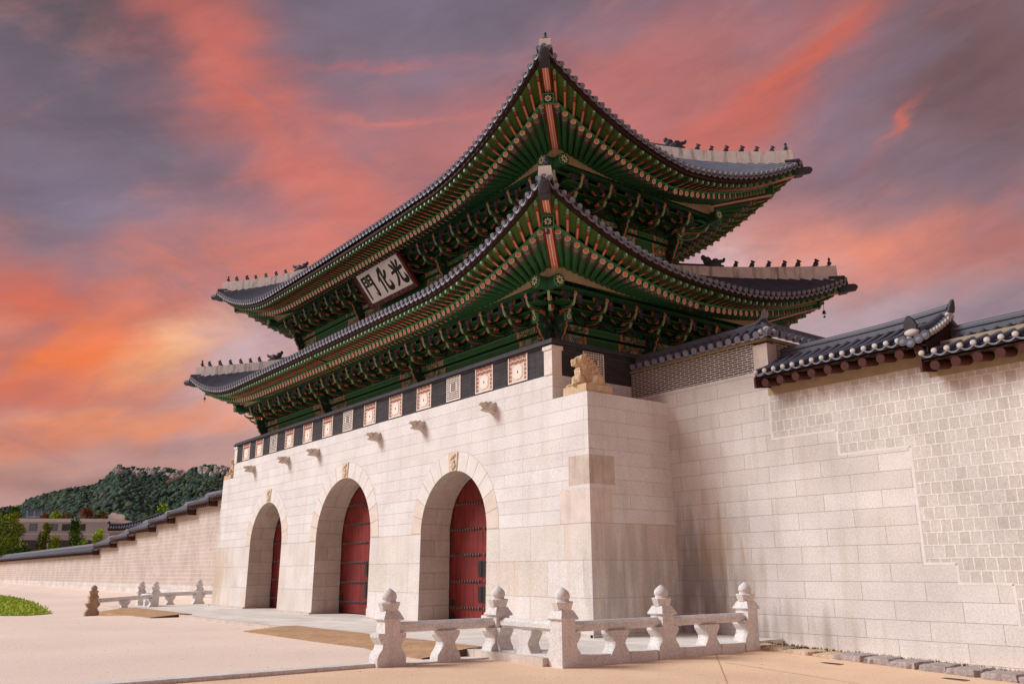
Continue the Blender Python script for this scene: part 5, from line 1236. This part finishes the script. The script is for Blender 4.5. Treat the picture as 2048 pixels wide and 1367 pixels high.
while n_ < 14000:
    x = -38.5-76*R.random()**1.5; y = R.uniform(-24, -4)
    if not inside(x+R.gauss(0,.25), y+R.gauss(0,.12), lawn): continue
    n_ += 1; z = gz(x, y)+.03; a = R.uniform(0, 6.28); h = R.uniform(.06, .17); w_ = R.uniform(.02, .05)*(1+(-x-33)/40); l_ = R.uniform(-.06, .06)
    m.face([(x-w_*math.cos(a), y-w_*math.sin(a), z), (x+w_*math.cos(a), y+w_*math.sin(a), z), (x+l_, y+l_, z+h)], 0)
m.build('grass', ['grass_blade'], kind='stuff')
m = MB()
for i in range(1500):
    x = R.uniform(3.3, 12.6); t_ = R.random(); y = (R.gauss(3.08, .07) if t_ < .62 else R.uniform(2.2, 3.2)); near = min(abs(x-q) for q in XS)
    if t_ >= .62: x = XS[R.randrange(len(XS))]+R.uniform(-.05, .05)
    z = gz(x, y)+.02; h = R.uniform(.03, .13 if t_ < .62 else .10)
    for k_ in range(2):
        a = R.uniform(0, 6.28); m.face([(x-.016*math.cos(a), y-.016*math.sin(a), z), (x+.016*math.cos(a), y+.016*math.sin(a), z), (x+R.uniform(-.05,.05), y+R.uniform(-.05,.05), z+h)], 0)
m.build('weeds', ['weed'], kind='stuff')

# ------------------------------------------------------------------ far buildings and trees
def polar(az_, d): return (CAM.x-d*math.sin(az_), CAM.y+d*math.cos(az_))
pmat('concrete', (172,174,184), .9, .12, .2, .2); pmat('concrete_pale', (206,206,212), .9, .1, .2, .2); pmat('window_frame', (88,104,110), .5, .1, 3, .4)
gl = pmat('window_glass', (96,128,136), .15, .2, .5, .6); pmat('window_dark', (30,42,50), .2, .2, .5, .6)
bd = thing('office_building', (-215, 20, 0), 'long low grey modern building with rows of windows behind the trees on the far left', 'building')
pA = Vector((*polar(1.56, 246), 0)); pB = Vector((*polar(1.349, 226), 0)); ux = (pB-pA).normalized(); L_ = (pB-pA).length; nv = Vector((ux.y, -ux.x, 0))
if nv.dot(CAM-pA) < 0: nv = -nv
def wallbox(m, a0, a1, z0, z1, d0, d1, mi): m.prism([(a0,z0),(a1,z0),(a1,z1),(a0,z1)], pA+nv*d1, ux, (0,0,1), nv*(d0-d1), mi)
m = MB(); wallbox(m, 0, L_, -1, 13.5, -14, 0, 0); bw = m.build('wall', ['concrete'], bd)
m = MB(); wallbox(m, -.5, L_+.5, 13.51, 14.3, -14, .55, 0); wallbox(m, -.2, L_+.2, 10.7, 10.95, .001, .16, 0); m.build('roof_slab', ['concrete_pale'], bd)
m = MB(); wallbox(m, 0, L_, 6.6, 9.4, .002, .10, 0); wallbox(m, 0, L_, 2, 5.2, .002, .10, 0); m.build('ribbon_glazing', ['window_dark'], bd)
w0 = None
for i, a in enumerate([2.5+3.55*k for k in range(int((L_-4)/3.55))]):
    wide = i % 3 == 1; w_ = 2.6 if wide else 1.7; dk = i in (11, 12)
    m = MB(); wallbox(m, a, a+w_, 11.5, 13.1, .002, .09, 0); o = m.build('window', ['window_frame'], bd)
    m = MB()
    for k in range(2 if wide else 1):
        q = (w_-.2)/(2 if wide else 1); wallbox(m, a+.12+q*k+.02, a+.1+q*(k+1)-.04, 11.62, 12.98, .091, .12, 0)
    m.build('pane', ['window_dark' if dk else 'window_glass'], o)
for k in range(9):
    m = MB(); wallbox(m, 3+k*L_/9, 3.5+k*L_/9, 1, 10.69, .11, .25, 0); m.build('pier', ['concrete_pale'], bd)
pc = pA+ux*(L_*.585)-nv*6
ph = thing('rooftop_penthouse', (pc.x, pc.y, 14.30), 'small glazed room with a flat green roof on top of the grey building', 'penthouse')
m = MB(); m.prism([(0,14.31),(6.4,14.31),(6.4,16.50),(0,16.50)], pc, ux, (0,0,1), -nv*4, 0); m.build('glazing', ['window_glass'], ph)
m = MB(); m.prism([(-.4,16.51),(6.8,16.51),(6.8,16.80),(-.4,16.80)], pc+nv*.4, ux, (0,0,1), -nv*4.8, 0); m.build('roof', ['window_frame'], ph)
m = MB()
for k in range(5): m.prism([(k*1.56,14.32),(k*1.56+.14,14.32),(k*1.56+.14,16.50),(k*1.56,16.50)], pc+nv*.08, ux, (0,0,1), -nv*.07, 0)
m.prism([(0,15.00),(6.4,15.00),(6.4,15.18),(0,15.18)], pc+nv*.10, ux, (0,0,1), -nv*.09, 0); m.build('mullions', ['concrete_pale'], ph)
q = pA+ux*(L_*.935)-nv*5
m = MB(); m.prism([(0,14.31),(3.2,14.31),(3.2,15.40),(2.9,15.70),(.3,15.70),(0,15.40)], q, ux, (0,0,1), -nv*2, 0); m.prism([(.4,15.71),(1.4,15.71),(1.4,16.00),(.4,16.00)], q-nv*.4, ux, (0,0,1), -nv*1.0, 0)
tag(m.build('roof_unit', ['panel_white']), 'white ventilation unit at the right end of the grey building roof', 'roof unit')
q = pA+ux*(L_*.877)-nv*4; m = MB(); m.tube([(q.x,q.y,14.31),(q.x,q.y,17.90)], .10, 8, 0, caps=(0,0)); m.box(q.x-.3,q.y-.3,14.31,q.x+.3,q.y+.3,14.60); m.box(q.x-.5,q.y-.04,17.20,q.x+.5,q.y+.04,17.30)
tag(m.build('roof_mast', ['window_frame']), 'thin grey mast standing on the grey building roof', 'mast')

def foliage(name, c): return pmat(name, c, .85, .45, .35, .15)
for nm, c in (('leaf_dark',(52,86,36)),('leaf_mid',(100,134,44)),('leaf_light',(158,182,52)),('leaf_lime',(168,198,54)),('leaf_rust',(150,88,54)),('leaf_olive',(104,112,44)),('leaf_yellow',(168,164,56))): foliage(nm, c)
pmat('bark', (84,66,52), .95, .2, 3, .1)
def tree(x, y, z0, h, r, shape, mats, label, cat='tree', n=2600, leaf=.42, seed=1, group=None, trunk=.12, low=.1):
    rr = random.Random(seed); t = thing('leafy_tree' if cat == 'tree' else 'leafy_shrub', (x, y, z0), label, cat, group)
    m = MB(); m.tube([(x,y,z0-.3),(x+.1,y,z0+h*.35),(x,y+.1,z0+h*.8)], [r*trunk, r*trunk*.7, r*trunk*.2], 8)
    clumps = []
    nc = 26 if cat == 'tree' else 12
    for k in range(nc):
        s = (k+.5)/nc; zz = low+(1-low)*s
        prof = {'cone': (1-zz)**.75*.95+.10, 'oval': math.sin(math.pi*min(1, .12+.86*zz))**.7, 'dome': math.sqrt(max(.03, 1-zz*zz))}[shape]
        a = rr.uniform(0, 6.28); d = prof*r*rr.uniform(.25, .78)
        clumps.append((x+d*math.cos(a), y+d*math.sin(a), z0+h*zz, r*(.30+.32*prof)*rr.uniform(.7, 1.15), rr.randrange(len(mats))))
    for c in clumps[::2]: m.tube([(x,y,z0+(c[2]-z0)*.7),(c[0],c[1],c[2])], [r*trunk*.3, r*trunk*.1], 5)
    m.build('trunk', ['bark'], t)
    g = MB()
    for k in range(n):
        c = clumps[rr.randrange(nc)]; v = Vector((rr.gauss(0,1), rr.gauss(0,1), rr.gauss(0,.8))); v = v.normalized()*c[3]*rr.random()**.45
        p = Vector(c[:3])+v; s = leaf*rr.uniform(.6, 1.3)
        a = Vector((rr.gauss(0,1), rr.gauss(0,1), rr.gauss(0,.6))).normalized(); b_ = a.cross(Vector((rr.gauss(0,1), rr.gauss(0,1), rr.gauss(0,1)))).normalized()
        mi = c[4] if rr.random() < .75 else rr.randrange(len(mats))
        g.face([p-a*s*.5, p+b_*s*.3, p+a*s*.5, p-b_*s*.3], mi)
    g.build('crown', mats, t); return t
def at(az_, d): return polar(az_, d)
TS = [(1.456,186,11.6,3.6,'oval',['leaf_dark','leaf_mid','leaf_light'],'broad tall green tree at the left edge behind the far palace wall',3600),
      (1.443,192,12.9,2.3,'oval',['leaf_mid','leaf_light','leaf_lime','leaf_yellow'],'tall yellowish tipped tree second from the left edge behind the far wall',2600),
      (1.432,180,6.4,2.6,'dome',['leaf_dark','leaf_mid'],'dark low spreading tree between the two tallest groups behind the far wall',2000),
      (1.413,186,10.9,1.7,'cone',['leaf_light','leaf_olive','leaf_yellow','leaf_mid'],'thin yellow green pointed tree in front of the grey building windows',1700),
      (1.403,184,8.3,1.6,'cone',['leaf_lime','leaf_light','leaf_yellow'],'short lime green pointed tree beside the thin yellow green one',1400),
      (1.387,184,11.5,2.1,'cone',['leaf_dark','leaf_mid','leaf_mid'],'dark green pointed tree in front of the right half of the grey building',2400),
      (1.377,180,7.6,1.4,'cone',['leaf_mid','leaf_light'],'small green tree leaning against the right of the dark pointed tree',1200),
      (1.364,178,9.5,1.5,'oval',['leaf_lime','leaf_light'],'small bright lime tree nearest the stepped wall roofs',1400)]
for i, (a, d, h, r, sh_, mt, lab, n) in enumerate(TS):
    x, y = at(a, d); tree(x, y, 0, h, r*1.25, sh_, mt, lab, n=int(n*1.4), seed=20+i, group='trees behind the far wall')
for i, (fa, dp, h, r, mt, lab) in enumerate([(.507,3,1.6,1.5,['leaf_olive','leaf_rust'],'olive and rust shrub at the left of the rooftop garden'),(.555,3,2.8,1.9,['leaf_dark','leaf_mid'],'dark green shrub left of the glazed penthouse'),
      (.675,4,1.2,1.1,['leaf_rust','leaf_olive'],'rust brown shrub right beside the glazed penthouse'),(.72,4,1.7,1.6,['leaf_lime','leaf_light'],'bright lime shrub on the grey building roof'),
      (.765,4,1.2,1.4,['leaf_rust','leaf_rust','leaf_olive'],'low rust red shrub right of the lime shrub on the roof'),(.845,5,2.4,2.2,['leaf_rust','leaf_rust','leaf_olive'],'tallest rust red shrub on the roof beside the mast'),
      (.905,5,1.9,1.5,['leaf_olive','leaf_mid','leaf_rust'],'olive green shrub right of the mast on the roof')]):
    p = pA+ux*(L_*fa)-nv*dp; tree(p.x, p.y, 14.3, h, r, 'dome', mt, lab, cat='shrub', n=800, leaf=.42, seed=60+i, group='shrubs of the rooftop garden')
for i, (a, d, z, h, r) in enumerate([(1.319,172,2,11.7,2.0),(1.305,166,2,13.2,2.6),(1.291,170,2,12.7,2.4)]):
    x, y = at(a, d); tree(x, y, 0, h, r, 'dome', ['leaf_lime','leaf_light','leaf_mid'], ['left','tallest middle','right'][i]+' bright green tree top of three rising above the hall roof', n=1800, seed=90+i, group='bright tree tops above the hall roof', low=.5)

# ------------------------------------------------------------------ wooded hill with bare rock and a fortress wall
PRF = [(1.75,.050),(1.60,.058),(1.50,.064),(1.457,.069),(1.440,.070),(1.432,.077),(1.406,.086),(1.374,.093),(1.363,.103),(1.352,.1135),(1.328,.113),(1.303,.1125),(1.285,.110),(1.28,.1145),(1.257,.118),(1.241,.114),(1.20,.10),(1.12,.085),(1.0,.07),(.9,.06)]
def prof(a):
    for i in range(len(PRF)-1):
        (a0, h0), (a1, h1) = PRF[i], PRF[i+1]
        if a1 <= a <= a0: return h0+(h1-h0)*(a0-a)/(a0-a1)
    return PRF[0][1] if a > 1.7 else PRF[-1][1]
DR = 1750.0
def hill_z(a, d):
    top_ = DR*math.tan(prof(a))-8; t = (d-560)/(DR-560)
    if d <= DR: base_ = max(0, t)**1.15
    else: base_ = max(0, 1-(d-DR)/1500)
    n1 = noise.fractal(Vector((a*14, d*.0032, 4.4)), 1, 2.1, 5)
    return -2+top_*base_+n1*16*min(1, max(0, t)*4)*(1-.75*min(1, max(0, t))**3)
m = MB(); NAa, NDd = 150, 54; P = []
for j in range(NDd+1):
    d = 500+(2900-500)*(j/NDd)**1.05
    for i in range(NAa+1):
        a = .92+(1.72-.92)*i/NAa; x, y = polar(a, d); P.append((x, y, hill_z(a, d)))
m.idx(P, [(j*(NAa+1)+i+1, j*(NAa+1)+i, (j+1)*(NAa+1)+i, (j+1)*(NAa+1)+i+1) for j in range(NDd) for i in range(NAa)], 0, True)
pmat('hill_green', (52,66,44), .95, .25, .02, .05)
m.build('hill', ['hill_green'], kind='structure')
pmat('rock', (176,166,160), .95, .4, .06, .1, .8, .12, ((84,76,70),.6))
ROCK = [(1.353,.1060,.0040),(1.3495,.1020,.0040),(1.338,.1035,.0035),(1.332,.1005,.0045),(1.324,.1045,.0035),(1.3185,.1015,.0030),(1.309,.1055,.0032),(1.303,.1015,.0050),(1.2965,.0995,.0035),(1.2935,.1035,.0028),(1.272,.1060,.0050),(1.265,.1070,.0055),(1.2565,.1060,.0050),(1.2500,.1075,.0050),(1.2445,.1060,.0050)]
def near_rock(a, el_): return min(math.hypot(a-r[0], (el_-r[1])*1.2)/r[2] for r in ROCK)
def on_hill(a, el_):
    lo, hi = 600., DR-6
    for _ in range(26):
        md = (lo+hi)/2
        if (hill_z(a, md)-CAM.z)/md < math.tan(el_): lo = md
        else: hi = md
    return lo
m = MB(); rr = random.Random(4)
for (a, e_, s) in ROCK:
    for k in range(6):
        aa = a+rr.gauss(0, s*.5); ee = e_-.0015+rr.gauss(0, s*.42); d = on_hill(aa, ee); x, y = polar(aa, d-12); z = hill_z(aa, d)+1
        q = MB(); w_ = rr.uniform(3.5, 8.5); q.ell((0,0,0), (w_, w_*.8, rr.uniform(3.5, 8)), nu=14, nv=10)
        q.v = [tuple(Vector(v)*(1+.55*noise.noise(Vector(v)*.16+Vector((k*9.1, s*999, a*77)))+.25*noise.noise(Vector(v)*.5+Vector((k, 3, a*50))))) for v in q.v]; q.s = [False]*len(q.s)
        m.add(q, Matrix.Translation((x, y, z-1)))
m.build('rock', ['rock'], kind='stuff')
fw = MB(); pts = [(1.291,.1115),(1.2885,.108),(1.2865,.1045),(1.2875,.1005),(1.2905,.0975),(1.295,.0955),(1.300,.0930),(1.306,.0905)]
pp_ = []
for i in range(len(pts)-1):
    for k in range(4): t_ = k/4; pp_.append((pts[i][0]+(pts[i+1][0]-pts[i][0])*t_, pts[i][1]+(pts[i+1][1]-pts[i][1])*t_))
for i in range(len(pp_)-1):
    Q = []
    for (a, e_) in (pp_[i], pp_[i+1]):
        d = on_hill(a, e_); x, y = polar(a, d-14); Q.append(Vector((x, y, hill_z(a, d)+4)))
    fw.prism([(0,-3),(1,-3),(1,1.2),(0,1.2)], Q[0], (Q[1]-Q[0]), (0,0,1), Vector((1.8,-1.8,0)), 0)
pmat('fort_stone', (226,204,188), .95, .2, .1, .1)
tag(fw.build('fortress_wall', ['fort_stone']), 'thin pale fortress wall winding down the wooded hill', 'fortress wall')
# canopy of the wood, its greens paled and blued to stand in for haze
pmat('wood_dark', (58,72,64), .95, .3, .03, .05); pmat('wood_mid', (70,88,70), .95, .3, .03, .05); pmat('wood_olive', (88,98,78), .95, .3, .03, .05)
ico = MB(); ico.ell((0,0,0), (1,1,1), nu=8, nv=5)
m = MB(); rr = random.Random(11)
for k in range(22000):
    a = rr.uniform(1.15, 1.56); d = 600+(DR+10-600)*rr.random()**.8; z = hill_z(a, d); el_ = math.atan2(z-CAM.z, d)
    if d > 1150 and min(near_rock(a, el_+o_) for o_ in (0, .002, .0035)) < .72: continue
    if any(abs(a-q[0]) < .0022 and -.004 < el_-q[1] < .0012 for q in pp_) and d > 1200: continue
    s = 1.8+3.6*rr.random()**1.7*(.75 if d > DR-60 else 1); x, y = polar(a, d); b = len(m.v); ph = rr.uniform(0, 99)
    sc = (s, s, s*rr.uniform(.8, 1.35)); mi = rr.choices((0,1,2), (5,4,2))[0]
    for v in ico.v:
        w_ = Vector(v); f_ = 1+.6*noise.noise(w_*2.1+Vector((ph, ph*.7, 0))); m.v.append((x+w_.x*sc[0]*f_, y+w_.y*sc[1]*f_, z+s*.4+w_.z*sc[2]*f_))
    m.f.extend(tuple(i+b for i in f_) for f_ in ico.f); m.m.extend([mi]*len(ico.f)); m.s.extend([True]*len(ico.f))
m.build('woodland', ['wood_dark', 'wood_mid', 'wood_olive'], kind='stuff')
